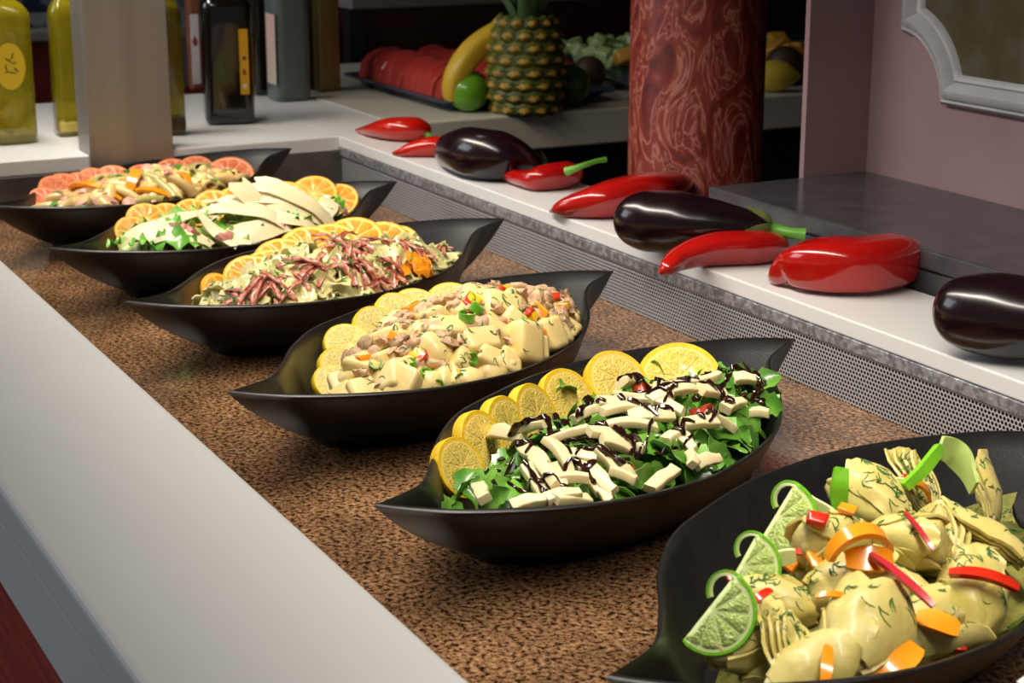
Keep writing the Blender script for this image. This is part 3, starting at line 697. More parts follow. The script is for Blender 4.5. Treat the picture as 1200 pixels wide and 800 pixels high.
# ------------------------------------------------------------------ salad 4: potatoes and tuna
R4 = random.Random(41)
bed(B4, 'tuna_mash', 'crumbled tuna bed under the potato chunks', 'tuna', M('tuna_bed', '#a8875c', '#d5b78a', scale=70, rough=.6, bump=.6, bscale=160))
m_pot = M('boiled_potato', '#e9d394', '#dcbf74', scale=40, rough=.42, sss=.3, sssr=.008, vary=.07, bump=.15, bscale=90, coat=.15)
def chunk(s, rng, jit=.22):
    bm = bmesh.new(); bmesh.ops.create_cube(bm, size=2)
    for v in bm.verts: v.co = Vector([v.co[i]*s[i]*(1 + rng.uniform(-jit, jit)) for i in range(3)])
    bmesh.ops.bevel(bm, geom=list(bm.edges), offset=min(s)*.48, segments=3, affect='EDGES', profile=.55)
    return bm
POT = [bm_mesh('potato', chunk((.0155*R4.uniform(.85, 1.15), .0125*R4.uniform(.85, 1.15), .011), R4), m_pot, True) for _ in range(6)]
POT += [mesh('potato', *lump(R4, (.0165, .0135, .0115), .10, 3, 1.1), m_pot) for _ in range(3)]
V, F = lathe([(.001, -.004), (.014, -.004), (.0165, -.002), (.017, .001), (.0155, .0042), (.001, .0045)], 24); POT_S = mesh('potato_round', V, F, m_pot)
spots4 = [(586, 360, 1.25), (560, 352, 1.15), (508, 408, 1.2), (612, 410, 1.3), (640, 378, 1.1), (650, 400, 1.0), (545, 380, 1.0), (525, 385, 1.0), (470, 380, 1.1), (455, 395, 1.0), (430, 430, 1.1), (415, 440, 1.0), (450, 420, .9),
  (480, 405, .9), (455, 445, 1.1), (500, 450, 1.1), (475, 458, 1.0), (425, 455, .9), (540, 425, 1.0), (480, 435, 1.0), (580, 440, 1.0), (600, 435, .9), (535, 360, .9), (505, 370, 1.0), (490, 385, .9), (560, 400, 1.0), (580, 385, 1.0), (625, 395, .9), (600, 380, 1.0), (520, 440, .9), (635, 420, .8), (445, 380, .8), (405, 462, .8), (550, 450, .9), (575, 420, .9), (600, 355, 1)]
GP = 'potato chunks in the potato salad'
for k, (px, py, s) in enumerate(spots4):
    u, v = B4.pix(px, py, .008)
    q = s_of(u, v)
    if q > .86: u *= .86/q; v *= .86/q
    put(B4, 'potato_chunk', POT[(k*4) % 9], u, v, .004, R4, 'pale yellow boiled potato chunk in the potato and tuna salad', 'potato', GP, s, .7)
u, v = B4.pix(566, 428, .012); put(B4, 'potato_round', POT_S, u, v, .010, R4, 'round potato slice standing at the near rim of the potato salad', 'potato', GP, 1.3, 0, 0).matrix_world = \
    Matrix.Translation(at(566, 428, .066)) @ orient(TOCAM*.8 + _r*.3 + Vector((0, 0, .6)), 0) @ Matrix.Scale(.95, 4)
strew(B4, 'potato_chunk', POT, 40, .026, -.004, 42, 'pale yellow boiled potato chunk in the potato and tuna salad', 'potato', GP, .8, 1.0, .8, avoid=lambda u, v: v > .034 - .6*u*u)
m_tuna = M('tuna', '#bd9470', '#d2b08a', scale=90, rough=.55, vary=.14, bump=.5, bscale=200)
TUN = [mesh('tuna_flake', *lump(R4, (.009, .006, .0045), .35, 2, 2.2), m_tuna) for _ in range(5)]
strew(B4, 'tuna_flake', TUN, 170, .0098, .012, 43, 'pinkish-beige tuna flake among the potatoes', 'tuna', 'tuna flakes in the potato salad', .7, 1.3, .8, avoid=lambda u, v: v > .036 - .6*u*u)
DICE = {c: [bm_mesh('dice_' + c, chunk((.0055, .005, .0035), R4, .2), m, True)] for c, m in (('red', M('dice_red', '#d23a1a', rough=.25, coat=.4)), ('orange', m_orpep), ('yellow', M('dice_yellow', '#ecc420', rough=.3, coat=.3)))}
for c, n in (('red', 8), ('orange', 14), ('yellow', 8)):
    strew(B4, c + '_pepper_dice', DICE[c], n, .03, .014, 44 + n, 'small %s pepper dice on the potato salad' % c, 'pepper dice', '%s pepper dice in the potato salad' % c, .9, 1.4, .8, avoid=lambda u, v: v > .03 - .6*u*u)
def onion_ring():
    n = 16; rings = []
    for i in range(n + 1):
        a = 1.5*PI*i/n; rings.append([((.0065 + d)*math.cos(a), (.0065 + d)*math.sin(a), z) for d, z in ((0, -.004), (.0014, -.004), (.0014, .004), (0, .004))])
    return loft(rings)
ONI = [mesh('spring_onion', *onion_ring(), M('spring_onion', '#4f9a24', '#8ccb3f', scale=40, rough=.3, coat=.4, vary=.15))]
for k, (px, py) in enumerate(((558, 360), (547, 370), (553, 420), (480, 425), (500, 438), (620, 405), (440, 425), (512, 452), (540, 447), (615, 375))):
    u, v = B4.pix(px, py, .02); put(B4, 'spring_onion', ONI[0], u, v, .019, R4, 'bright green spring onion ring on the potato salad', 'spring onion', 'spring onion rings in the potato salad', .75 + .2*(k < 2), .8)

# ------------------------------------------------------------------ salad 5: rocket, cheese strips, glaze
R5 = random.Random(51)
bed(B5, 'rocket_bed', 'dark bed of packed rocket leaves under the cheese strips', 'leaves', M('rocket_bed', '#1f3a14', '#34601f', scale=60, rough=.5), drop=.016)
def rocket(rng, lob=.18):
    n, m = 12, 5; P = []; L = .052; ph = rng.uniform(0, 6); cu = rng.uniform(.2, 1.0); wv = rng.uniform(.017, .026)
    prof = [.07, .07, .09, .2, .5, .78, .95, 1, .97, .84, .55, .14]
    for i in range(n):
        t = i/(n - 1); wd = wv*prof[i]*(1 + (lob*math.sin(i*2.4 + ph) if 2 < i < 10 else 0)); row = []; a = cu*2.0*(t - .35)
        for j in range(m):
            s = 2*j/(m - 1) - 1
            row.append((L*(t - .5), s*wd/2*1.15, -cu*L*.5*(t - .45)**2*2 + .22*wd*abs(s) + .0022*math.sin(t*9 + ph)*s))
        P.append(row)
    return slab(P, .0007)
m_rocket = M('rocket_leaf', '#467f24', '#7cb244', scale=25, rough=.32, vary=.25, coat=.3, sss=.08, sssr=.002)
ROC = [mesh('rocket_leaf', *rocket(R5), m_rocket) for _ in range(8)]
av5 = lambda u, v: v > .038 - .7*u*u
GL = 'rocket leaves in the glazed salad'
LL = 'glossy green rocket leaf in the balsamic glazed salad'
strew(B5, 'rocket_leaf', ROC, 190, .0105, .005, 52, LL, 'leaf', GL, .6, .95, 1.0, avoid=av5)
for k, (px, py, s) in enumerate(((660, 480, 1.2), (540, 580, 1.0), (553, 572, 1.1), (530, 590, .9), (590, 572, 1.2), (630, 560, 1.1), (640, 540, 1.1), (575, 590, .9), (685, 565, 1.0), (755, 520, 1.1), (770, 525, 1.1), (800, 530, 1.1), (815, 545, 1.0), (790, 440, .9), (812, 450, 1.0), (845, 440, .9), (870, 435, 1.1), (885, 440, 1.1),
     (900, 455, 1.1), (910, 460, 1.0), (880, 470, 1.0), (860, 465, 1.0), (850, 480, 1.0), (855, 500, 1.0), (835, 520, 1.0), (745, 455, .8), (800, 500, 1.0), (870, 490, 1.0), (730, 545, 1.0), (760, 560, 1.0), (695, 480, .9), (720, 590, .8), (888, 455, 1.2), (865, 445, 1.1), (840, 455, 1.1), (815, 440, 1), (620, 575, 1.1), (745, 540, 1.1), (700, 530, 1.0), (570, 565, 1.1)) * 1):
    u, v = B5.pix(px, py, .012)
    q = s_of(u, v)
    if q > .9: u *= .9/q; v *= .9/q
    put(B5, 'rocket_leaf', ROC[k % 8], u, v, .011, R5, LL, 'leaf', GL, s*.75, 1.1)
m_moz = M('white_cheese', '#eedfb2', '#e4d29c', scale=15, rough=.38, sss=.3, sssr=.006, vary=.04, coat=.1)
def stick(L, w_, h_, bend, rng):
    rr = rrect(w_*1.1, h_*.8, .0012, 2); n = 11; rings = []; o = Vector((rng.uniform(0, 40), 0, 0)); tw = rng.uniform(-.5, .5); tp = rng.uniform(.1, .5)
    for i in range(n):
        t = i/(n - 1) - .5; k = (1 - tp*(t + .5)**2)*(1 + .16*noise.noise(o + Vector((t*4, 0, 0)))); c, s_ = math.cos(tw*t), math.sin(tw*t)
        rings.append([(L*t + .12*y*math.sin(o.x), (y*c - z*s_)*k + .003*noise.noise(o + Vector((0, t*2, 0))), bend*(1 - 4*t*t) + (y*s_ + z*c)*(.8 + .2*k)) for y, z in rr])
    return loft(rings)
MOZ = [mesh('cheese_strip', *stick(l, w_, h_, b, R5), m_moz) for l, w_, h_, b in ((.055, .010, .007, .002), (.045, .009, .008, .005), (.06, .012, .0065, .007), (.032, .010, .008, .001), (.05, .0085, .0085, -.002), (.022, .010, .009, .001))]
# strips: end to end in the picture plane of the salad
sticks = [(640, 520, 690, 510), (625, 545, 650, 585), (645, 560, 665, 590), (655, 535, 700, 545), (672, 500, 700, 492), (705, 497, 765, 487), (700, 505, 770, 510), (720, 470, 790, 478), (700, 485, 740, 478), (745, 470, 800, 492), (785, 460, 842, 452),
  (770, 465, 800, 462), (790, 510, 815, 535), (810, 540, 812, 560), (700, 540, 730, 560), (680, 545, 705, 585), (690, 555, 718, 592), (705, 530, 740, 530), (600, 598, 640, 592), (560, 578, 568, 600), (575, 522, 612, 515), (612, 525, 640, 555), (640, 595, 680, 592), (820, 470, 850, 465), (860, 447, 885, 452), (800, 505, 840, 508), (830, 500, 860, 505), (725, 520, 755, 535), (735, 495, 790, 500), (640, 530, 668, 560), (700, 575, 716, 600), (605, 515, 640, 510), (650, 600, 690, 588), (765, 590, 795, 572), (815, 553, 842, 550), (728, 462, 752, 452), (850, 482, 870, 478),
  (760, 478, 815, 470), (690, 520, 730, 515), (780, 520, 800, 515), (715, 560, 745, 578), (735, 570, 740, 560), (885, 486, 895, 492), (655, 570, 690, 575), (616, 560, 640, 585)]
for k, (x0, y0, x1, y1) in enumerate(sticks):
    u0, v0 = B5.pix(x0, y0, .016); u1, v1 = B5.pix(x1, y1, .016)
    for q in ((u0, v0), (u1, v1)): pass
    a = B5.w(u0, v0, B5.h(u0, v0) + .017 + .004*(k % 3)); b = B5.w(u1, v1, B5.h(u1, v1) + .017 + .004*((k + 1) % 3))
    d = b - a; L = d.length; i = min(range(6), key=lambda q: abs((.055, .045, .06, .032, .05, .022)[q] - L))
    L0 = (.055, .045, .06, .032, .05, .022)[i]; x = d.normalized(); n = B5.nrm((u0 + u1)/2, (v0 + v1)/2); y = n.cross(x).normalized(); n = x.cross(y)
    m4 = Matrix.Translation((a + b)/2) @ Matrix((x, y, n)).transposed().to_4x4() @ Matrix.Rotation(R5.uniform(-.5, .5), 4, 'X') @ Matrix.Diagonal((min(max(L/L0, .7), 1.5), 1, 1, 1))
    m4 = settle(B5, MOZ[i], m4)
    tag(obj('cheese_strip', MOZ[i], mat4=m4), 'white soft-cheese strip streaked with glaze on the rocket salad', 'cheese', 'cheese strips on the rocket salad'); B5.add(MOZ[i], m4)
m_sdt = M('dried_tomato', '#8e2411', '#c5482a', scale=60, rough=.35, bump=.6, bscale=120, coat=.3)
SDT = [mesh('dried_tomato', *lump(R5, (.009, .006, .006), .4, 2, 2.4), m_sdt) for _ in range(2)]
for k, (px, py) in enumerate(((735, 548), (712, 504), (830, 478), (752, 452), (822, 484), (640, 596))):
    u, v = B5.pix(px, py, .018); put(B5, 'dried_tomato', SDT[k % 2], u, v, .015, R5, 'wrinkled red dried tomato on the rocket salad, %s of six' % ORD[k], 'tomato', 'dried tomatoes on the rocket salad', 1.0, .5)
# glaze draped in zigzag strokes over whatever lies on top
bv = B5.bvh(); parts = []; rg = random.Random(57)
def drape(points, r0):
    run = []; last = None
    def flush():
        if len(run) > 3:
            S = [Vector(p) for p in run]; rad = [r0*(.45 + .8*abs(math.sin(i*.55 + len(parts)))) for i in range(len(S))]; rad[0] *= .5; rad[-1] *= .9
            parts.append(sweep(S, rad, 7))
    for p in points:
        hit = bv.ray_cast(Vector((p.x, p.y, .3)), Vector((0, 0, -1)))[0]
        if hit is None or (last is not None and abs(hit.z - last.z) > .012):
            flush(); run = []; last = hit
            if hit is None: continue
        last = hit; run.append((hit.x, hit.y, hit.z + r0*.35))
    flush()
for k in range(20):
    uc = -.17 + .375*k/19 + rg.uniform(-.006, .006); slant = rg.uniform(.25, .8)*(1 if k % 2 else -1); pts = []
    for i in range(70):
        t = i/69 - .5; v = -.012 + .16*t; u = uc + slant*.07*t + .004*math.sin(t*9 + k)
        if B5.rho(u, v) < 1 and v < .07 and s_of(u, v) < .9: pts.append(B5.w(u, v, .1))
    if len(pts) > 4: drape(pts, rg.uniform(.0016, .0028))
for k in range(8):
    vc = -.085 + .13*k/7; pts = []
    for i in range(110):
        t = i/109 - .5; u = .02 + .34*t; v = vc + .012*math.sin(t*11 + k*2)
        if B5.rho(u, v) < .95 and s_of(u, v) < .88: pts.append(B5.w(u, v, .1))
    if len(pts) > 4: drape(pts, rg.uniform(.0013, .0023))
V, F = join(parts)
tag(obj('balsamic_glaze', mesh('balsamic_glaze', V, F, M('balsamic', '#1c0d09', '#35180d', scale=40, rough=.12, coat=.6))), 'dark brown balsamic glaze drizzled in lines over the rocket and cheese', 'glaze', kind='stuff')

# ------------------------------------------------------------------ salad 6: artichokes, limes
R6 = random.Random(61)
bed(B6, 'artichoke_dressing', 'yellow-green herb dressing between the artichoke hearts', 'dressing', M('artichoke_bed', '#5a5a2a', '#97924a', scale=50, rough=.4), drop=.026)
m_art = M('artichoke', '#d6c67c', '#c3b35e', scale=22, rough=.42, sss=.25, sssr=.006, vary=.06, coat=.12, bump=.25, bscale=70, c3='#cfbe6e')
m_artc = M('artichoke_cut', '#e8dda6', '#d9cb86', scale=30, rough=.38, sss=.25, sssr=.006, vary=.05, stretch=(.3, 1, 1))
def art_profile(t):           # base (t=0) to tip (t=1)
    return (math.sin(PI*min(t*.62 + .0, 1))**.62)*(1 - .30*t**3)
def petal(a0, span, t0, t1, off, rng, L=.056, R=.0225, th=.0022, n=10, m=8, flare=0.):
    P = []
    for i in range(n):
        t = t0 + (t1 - t0)*i/(n - 1); row = []; k = (1 - (max(0, (i/(n - 1) - .55))/.45)**2*.75)
        for j in range(m):
            s = 2*j/(m - 1) - 1; a = a0 + s*span/2*k; r = R*art_profile(t) + off + flare*max(0, t - .6)**2 + .0008*math.sin(5*t + 4*s)
            row.append((L*(t - .42), r*math.cos(a), r*math.sin(a)))
        P.append(row)
    return slab(P, th)
def art_whole(rng):
    rings = []; n = 20; L = .056
    for i in range(13):
        t = .015 + .95*i/12; r = .0225*art_profile(t)*(.97 if i < 12 else .6)
        rings.append([(L*(t - .42), r*math.cos(2*PI*j/n)*(1 + .05*math.sin(3*2*PI*j/n)), r*math.sin(2*PI*j/n)) for j in range(n)])
    kit = [('heart', mesh('heart', *loft(rings), m_art))]
    for k in range(4): kit.append(('leaf', mesh('leaf', *petal(PI/2*k + rng.uniform(-.3, .3), 1.9, .12, rng.uniform(.92, 1.04), .0009 + .0008*(k % 2), rng, flare=rng.uniform(.0, .02)), m_art)))
    for k in range(3): kit.append(('leaf', mesh('leaf', *petal(2.1*k + 1 + rng.uniform(-.3, .3), 1.4, .06, rng.uniform(.55, .75), .0028, rng), m_art)))
    return kit
def art_quarter(rng):
    kit = []; L = .058
    for k, off in enumerate((0, -.0045, -.009, -.013)):
        kit.append(('leaf', mesh('leaf', *petal(PI/2, 2.2, .10 + .02*k, 1.12 - .05*k, off, rng, flare=.05 - .008*k, th=.002), m_art)))
    rings = []
    for i in range(10):
        t = .02 + .5*i/9; r = .021*art_profile(t)*(1 if i < 7 else 1 - .22*(i - 6)); R = []
        for j in range(10): a = PI/2 - 1.05 + 2.1*j/9; R.append((L*(t - .42), r*math.cos(a), r*math.sin(a)))
        R += [(L*(t - .42), .002, .0015), (L*(t - .42), -.002, .0015)]; rings.append(R)
    kit.append(('heart', mesh('heart', *loft(rings), m_artc))); return kit
def rumple(kit, rng):
    o = Vector((rng.uniform(0, 90), rng.uniform(0, 90), 0)); sq = rng.uniform(.78, .95)
    for _, me in kit:
        for v in me.vertices:
            d = noise.noise_vector(v.co*75 + o)*.0022 + noise.noise_vector(v.co*190 + o)*.0007; v.co = Vector((v.co.x, v.co.y, v.co.z*sq)) + d
    return kit
WHOLE = [rumple(art_whole(R6), R6) for _ in range(3)]; QUART = [rumple(art_quarter(R6), R6) for _ in range(3)]
def artichoke(kit, px, py, z, ang, elev, roll, s, label, group):
    """ang: direction of the tip in the picture plan (deg, 0 = right, 90 = away)"""
    p = at(px, py, z - .016); a = math.radians(ang); e = math.radians(elev)
    x = (_r*math.cos(a) + _fh*math.sin(a))*math.cos(e) + Vector((0, 0, 1))*math.sin(e); y = Vector((0, 0, 1)).cross(x).normalized(); zz = x.cross(y)
    m4 = Matrix.Translation(p) @ Matrix((x, y, zz)).transposed().to_4x4() @ Matrix.Rotation(math.radians(roll), 4, 'X') @ Matrix.Scale(s, 4)
    for _, me in kit: m4 = settle(B6, me, m4, 3, 4)
    t = thing('artichoke_heart', label, 'artichoke', group=group, mat4=m4)
    for n_, me in kit: obj(n_, me, t); B6.add(me, m4)
GA = 'artichoke hearts in the nearest bowl'
arts = [
 (WHOLE[0], 866, 752, .074, 42, 8, 20, 1.02, 'plump artichoke heart below the lowest lime twist, cut end to the left'),
 (WHOLE[1], 1008, 752, .083, 60, 18, 40, 1.18, 'largest artichoke heart, low centre of the nearest bowl, with a folded leaf'),
 (WHOLE[2], 985, 694, .090, 10, 4, 100, 1.08, 'long artichoke heart in the middle, left of the magenta pepper strip'),
 (QUART[0], 1088, 690, .092, 120, 20, 190, .95, 'artichoke piece with white cut face right of the magenta pepper strip'),
 (WHOLE[0], 1140, 712, .074, 80, 30, 200, .98, 'round artichoke heart under the long red pepper strip at right'),
 (WHOLE[1], 985, 635, .100, 195, 0, 60, .95, 'artichoke heart in the upper left of the heap, tip to the left'),
 (WHOLE[2], 1030, 592, .104, 120, 15, 10, .98, 'artichoke heart at the top under the orange pepper curl'),
 (WHOLE[0], 1055, 632, .102, -30, 5, 150, .95, 'artichoke heart between the two orange pepper curls'),
 (QUART[1], 1108, 634, .098, 95, 45, 160, .90, 'upright artichoke quarter with pale cut heart, right of the orange curl'),
 (QUART[2], 1165, 652, .086, 140, 5, 40, 1.15, 'long artichoke quarter with spread leaves near the right edge'),
 (QUART[0], 1146, 590, .092, 100, 22, 70, 1.0, 'open artichoke piece with standing leaf layers at the back right'),
 (QUART[1], 1093, 574, .104, 110, 50, 200, 1.0, 'pointed artichoke leaves rising at the back beside the lime ribbon'),
 (QUART[2], 936, 768, .082, 85, 35, 210, 1.0, 'triangular artichoke quarter beside the plump heart at the bottom'),
 (QUART[0], 1098, 768, .064, 20, 10, 120, .8, 'small cupped artichoke leaf near the lower rim'),
 (WHOLE[2], 925, 712, .082, 160, 0, 80, .85, 'artichoke heart behind the plump heart, right of the middle lime twist'),
 (WHOLE[0], 1070, 742, .074, 40, 10, 90, .95, 'artichoke heart half hidden right of the largest heart'),
 (QUART[1], 930, 806, .066, 30, 10, 40, .9, 'artichoke piece cut off by the bottom edge of the picture'),
 (WHOLE[1], 1090, 655, .080, 10, 0, 0, .9, 'artichoke heart deep behind the upright quarter'),
 (WHOLE[2], 1125, 668, .076, -20, 0, 70, .9, 'shaded artichoke heart below the upright quarter'),
 (WHOLE[0], 960, 668, .078, 40, 0, 20, .85, 'artichoke heart deep behind the large orange pepper curl'),
 (WHOLE[1], 905, 790, .058, 0, 0, 20, .9, 'artichoke heart in shade at the lower left rim'),
]
for kit, px, py, z, ang, el, roll, s, lab in arts: artichoke(kit, px, py, z, ang, el, roll, s, lab, GA)
# pepper pieces
BV6 = B6.bvh()
def strip6(me, name, px, py, z, n, spin, s, label):
    hit, nn, _, _ = BV6.ray_cast(EYE, ray(px, py).normalized())
    p = hit + Vector((0, 0, .003)) - ray(px, py).normalized()*.003 if hit else at(px, py, z)
    m4 = Matrix.Translation(p) @ orient(n, spin) @ Matrix.Scale(s*.85, 4); tag(obj(name, me, mat4=m4), label, 'pepper strip', 'pepper strips in the artichoke bowl')
CURL_O = mesh('orange_curl', *arc_strip(.062, .013, .0045, 2.9, .3, 16), m_orpep)
FLAT_O = mesh('orange_flap', *arc_strip(.036, .020, .005, .8, .2, 10), m_orpep)
LONG_R = mesh('red_long', *arc_strip(.062, .011, .0055, 1.1, .2, 14), m_redpep)
THIN_R = mesh('red_thin', *arc_strip(.058, .0055, .004, .35, .5, 14), M('magenta_pepper', '#b0203c', '#d0382c', scale=12, rough=.2, coat=.5))
CHIP_R = bm_mesh('red_chip', chunk((.0085, .006, .0045), R6, .2), m_redpep, True); CHIP_O = bm_mesh('orange_chip', chunk((.010, .007, .004), R6, .2), m_orpep, True)
Z_ = Vector((0, 0, 1))
rw = math.atan2(_r.y, _r.x)
strip6(CURL_O, 'orange_pepper_curl', 1006, 655, .124, TOCAM*.25 + Z_, rw + .25, 1.05, 'large orange pepper curl over the centre of the artichokes')
strip6(FLAT_O, 'orange_pepper_flap', 1018, 662, .120, TOCAM*.9 + Z_*.8, rw - .2, .9, 'flat orange pepper piece under the large orange curl')
strip6(CURL_O, 'orange_pepper_curl', 1068, 587, .131, TOCAM*.2 + Z_ + _r*.2, rw - .1, .66, 'small orange pepper curl on the topmost artichoke')
strip6(THIN_R, 'magenta_pepper_strip', 1056, 685, .118, TOCAM*.5 + Z_, rw - .95, 1.0, 'thin magenta red pepper strip slanting down the middle')
strip6(LONG_R, 'red_pepper_strip', 1152, 686, .108, TOCAM*.5 + Z_, rw - .35, .80, 'long red pepper strip near the right rim')
strip6(THIN_R, 'red_pepper_strip', 1077, 628, .118, TOCAM*.7 + Z_, rw - 1.2, .62, 'red pepper strip hanging below the small orange curl')
for k, (me, n_, px, py, z, s, lab) in enumerate([(CHIP_R, 'red_pepper_chip', 856, 676, .060, .6, 'red pepper chip between the two lower lime twists'), (STRIP_R[1], 'red_pepper_strip', 890, 708, .062, .55, 'red pepper piece right of the lowest lime twist'),
   (STRIP_R[0], 'red_pepper_strip', 936, 654, .072, .5, 'red pepper piece behind the middle lime twist'), (CHIP_O, 'orange_pepper_chip', 928, 665, .076, .75, 'orange pepper piece right of the middle lime twist'),
   (CHIP_R, 'red_pepper_chip', 957, 614, .072, .9, 'red tomato-like chip right of the uppermost lime twist'), (CHIP_O, 'orange_pepper_chip', 993, 602, .08, .6, 'orange chip beside the upright lime wedge'),
   (CHIP_O, 'orange_pepper_chip', 955, 662, .078, .7, 'orange pepper chip left of the large orange curl'), (FLAT_O, 'orange_pepper_piece', 1098, 737, .068, .8, 'rusty orange pepper piece above the cupped leaf'), (FLAT_O, 'orange_pepper_piece', 1050, 785, .058, 1.15, 'broad orange pepper piece near the lower rim'),
   (CHIP_R, 'red_pepper_chip', 1124, 764, .052, .6, 'small red chip at the lower rim'), (STRIP_O[0], 'orange_pepper_piece', 968, 788, .064, .7, 'orange pepper piece at the bottom edge of the picture'), (STRIP_O[0], 'orange_pepper_strip', 972, 704, .1, .4, 'thin orange strip on the middle artichoke'), (CHIP_R, 'red_pepper_chip', 1062, 567, .11, .55, 'red chip above the small orange curl')]):
    strip6(me, n_, px, py, z, TOCAM*.6 + Z_, R6.uniform(0, 6), s, lab)
# lime twists: slit slices turned into a helix
m_lrind = M('lime_rind', '#6cb81c', '#86cc2e', scale=10, rough=.3, coat=.3, bump=.2, bscale=30, bdist=.02)
m_lpith = M('lime_pith', '#e6efb4', '#dcea9c', scale=10, rough=.45, sss=.2, sssr=.003)
m_lflesh = M('lime_flesh', '#b3d05a', '#d4e58e', scale=12, rough=.2, bump=.4, bscale=16, sss=.25, sssr=.005, coat=.5, bdist=.05)
def add_curl(t):
    # the slit end of the rind curling over at the top
    for nm, r0, th, m in (('rind_curl', .46, .05, m_lrind), ('curl_pith', .40, .07, m_lpith)):
        P = []
        for i in range(15):
            a = math.radians(70 + 165*i/14); k = 1 - .25*(i/14)**2
            P.append([(-.06 + r0*math.cos(a)*1.05, .50 + r0*math.sin(a)*(.96/.92 if nm == 'rind_curl' else 1), zz - .45*(i/14)) for zz in (.085*k, .02, -.05, -.12*k)])
        obj(nm, mesh(nm, *slab(P, th), m), t)
def lime_twist(px, py, z, normal, rise, R, label):
    h = .085; n = 56; rho_, A = .06, 1.46
    def warp(V):
        W = []
        for v in V:
            x, zz = v.x, v.z
            if x < 0:                        # the left half folds back
                a = min(-x/rho_, A); rest = max(-x - rho_*A, 0); r = rho_ + zz
                x, zz = -r*math.sin(a) - rest*math.cos(a), -rho_ + r*math.cos(a) - rest*math.sin(a)
            W.append(Vector((x, v.y, zz)))
        return W
    def ring(prof):
        V, F = loft([[(r*math.cos(2*PI*j/n), r*math.sin(2*PI*j/n), z_) for j in range(n)] for r, z_ in prof + prof[:1]], False); return warp(V), F
    nn = Vector(normal).normalized(); up_ = (Vector((0, 0, 1)) - nn*nn.z).normalized(); rt = up_.cross(nn).normalized()
    a = math.radians(rise); ey = rt*math.cos(a) + up_*math.sin(a); ex = ey.cross(nn)
    m4 = Matrix.Translation(at(px, py, z)) @ Matrix((ex, ey, nn)).transposed().to_4x4() @ Matrix.Scale(R, 4)
    t = thing('lime_twist', label, 'lime slice', group='lime twists in the artichoke bowl', mat4=m4)
    obj('rind', mesh('lime_rind', *ring([(.91, -h), (.98, -h), (1, -h*.6), (1, h*.6), (.98, h), (.91, h)]), m_lrind), t)
    g = [.02] + [.08*k for k in range(1, 12)] + [.915]
    V, F = loft([[(r*math.cos(2*PI*j/n), r*math.sin(2*PI*j/n), -h*.9) for j in range(n)] for r in g] + [[(r*math.cos(2*PI*j/n), r*math.sin(2*PI*j/n), h*.9) for j in range(n)] for r in reversed(g)])
    obj('pith', mesh('lime_pith', warp(V), F, m_lpith), t)
    ns = 10
    for q in range(ns):
        V, F = segment(.84, ns, h*1.02); a = 2*PI*(q + .5)/ns; c, s = math.cos(a), math.sin(a)
        if math.cos(a) < -.1: continue
        obj('segment', mesh('lime_segment', warp([Vector((v.x*c - v.y*s, v.x*s + v.y*c, v.z)) for v in V]), F, m_lflesh), t)
    add_curl(t)
lime_twist(836, 716, .080, TOCAM*.8 + Z_*.35 - _r*.28, 58, .0255, 'lowest lime twist at the left of the artichokes')
lime_twist(872, 664, .086, TOCAM*.8 + Z_*.35 - _r*.22, 66, .0225, 'middle lime twist at the left of the artichokes')
lime_twist(913, 607, .088, TOCAM*.8 + Z_*.35 - _r*.35, 66, .0255, 'uppermost lime twist at the left of the artichokes')
# lime peel ribbons and the upright wedge at the back
def ribbon(name, pts, wd, th, mat, label, updir=Z_):
    S = crom([at(px, py, z) for px, py, z in pts], 6); P = []
    for i, p in enumerate(S):
        t = (S[min(i + 1, len(S) - 1)] - S[max(i - 1, 0)]).normalized(); side = (t.cross(TOCAM)).normalized() if updir is None else (Vector(updir) - t*Vector(updir).dot(t)).normalized()
        k = wd*(.75 + .25*math.sin(PI*i/(len(S) - 1))); P.append([p + side*k*(s - .5) for s in (0, .33, .66, 1)])
    me = mesh(name, *slab(P, th), mat); tag(obj(name, me), label, 'lime peel', 'lime peel ribbons in the artichoke bowl')
ribbon('lime_wedge_rind', [(984, 602, .088), (983, 585, .098), (984, 568, .108), (986, 548, .118)], .011, .006, m_lrind, 'upright bright green lime rind strip at the back of the artichokes', None)
ribbon('lime_ribbon', [(992, 560, .103), (1015, 566, .100), (1035, 566, .1), (1062, 567, .1)], .010, .002, m_lpith, 'pale lime ribbon running behind the topmost artichoke')
ribbon('lime_peel', [(1060, 570, .100), (1080, 552, .108), (1093, 536, .115), (1101, 524, .119)], .008, .005, m_lrind, 'bright green lime peel rising to the top of the arch', None)
ribbon('lime_ribbon', [(1101, 523, .119), (1118, 530, .113), (1132, 548, .104), (1142, 572, .094)], .019, .0025, M('lime_inside', '#c5da86', '#b4cd70', scale=14, rough=.35, sss=.2, sssr=.004), 'pale green lime ribbon falling from the top of the arch')
ribbon('lime_ribbon', [(940, 580, .094), (955, 592, .092), (972, 602, .090), (985, 612, .088)], .010, .002, m_lpith, 'pale lime ribbon beside the uppermost lime twist')
ribbon('lime_ribbon', [(905, 655, .082), (918, 653, .083), (932, 650, .084)], .010, .003, m_lpith, 'short pale lime end right of the middle lime twist')

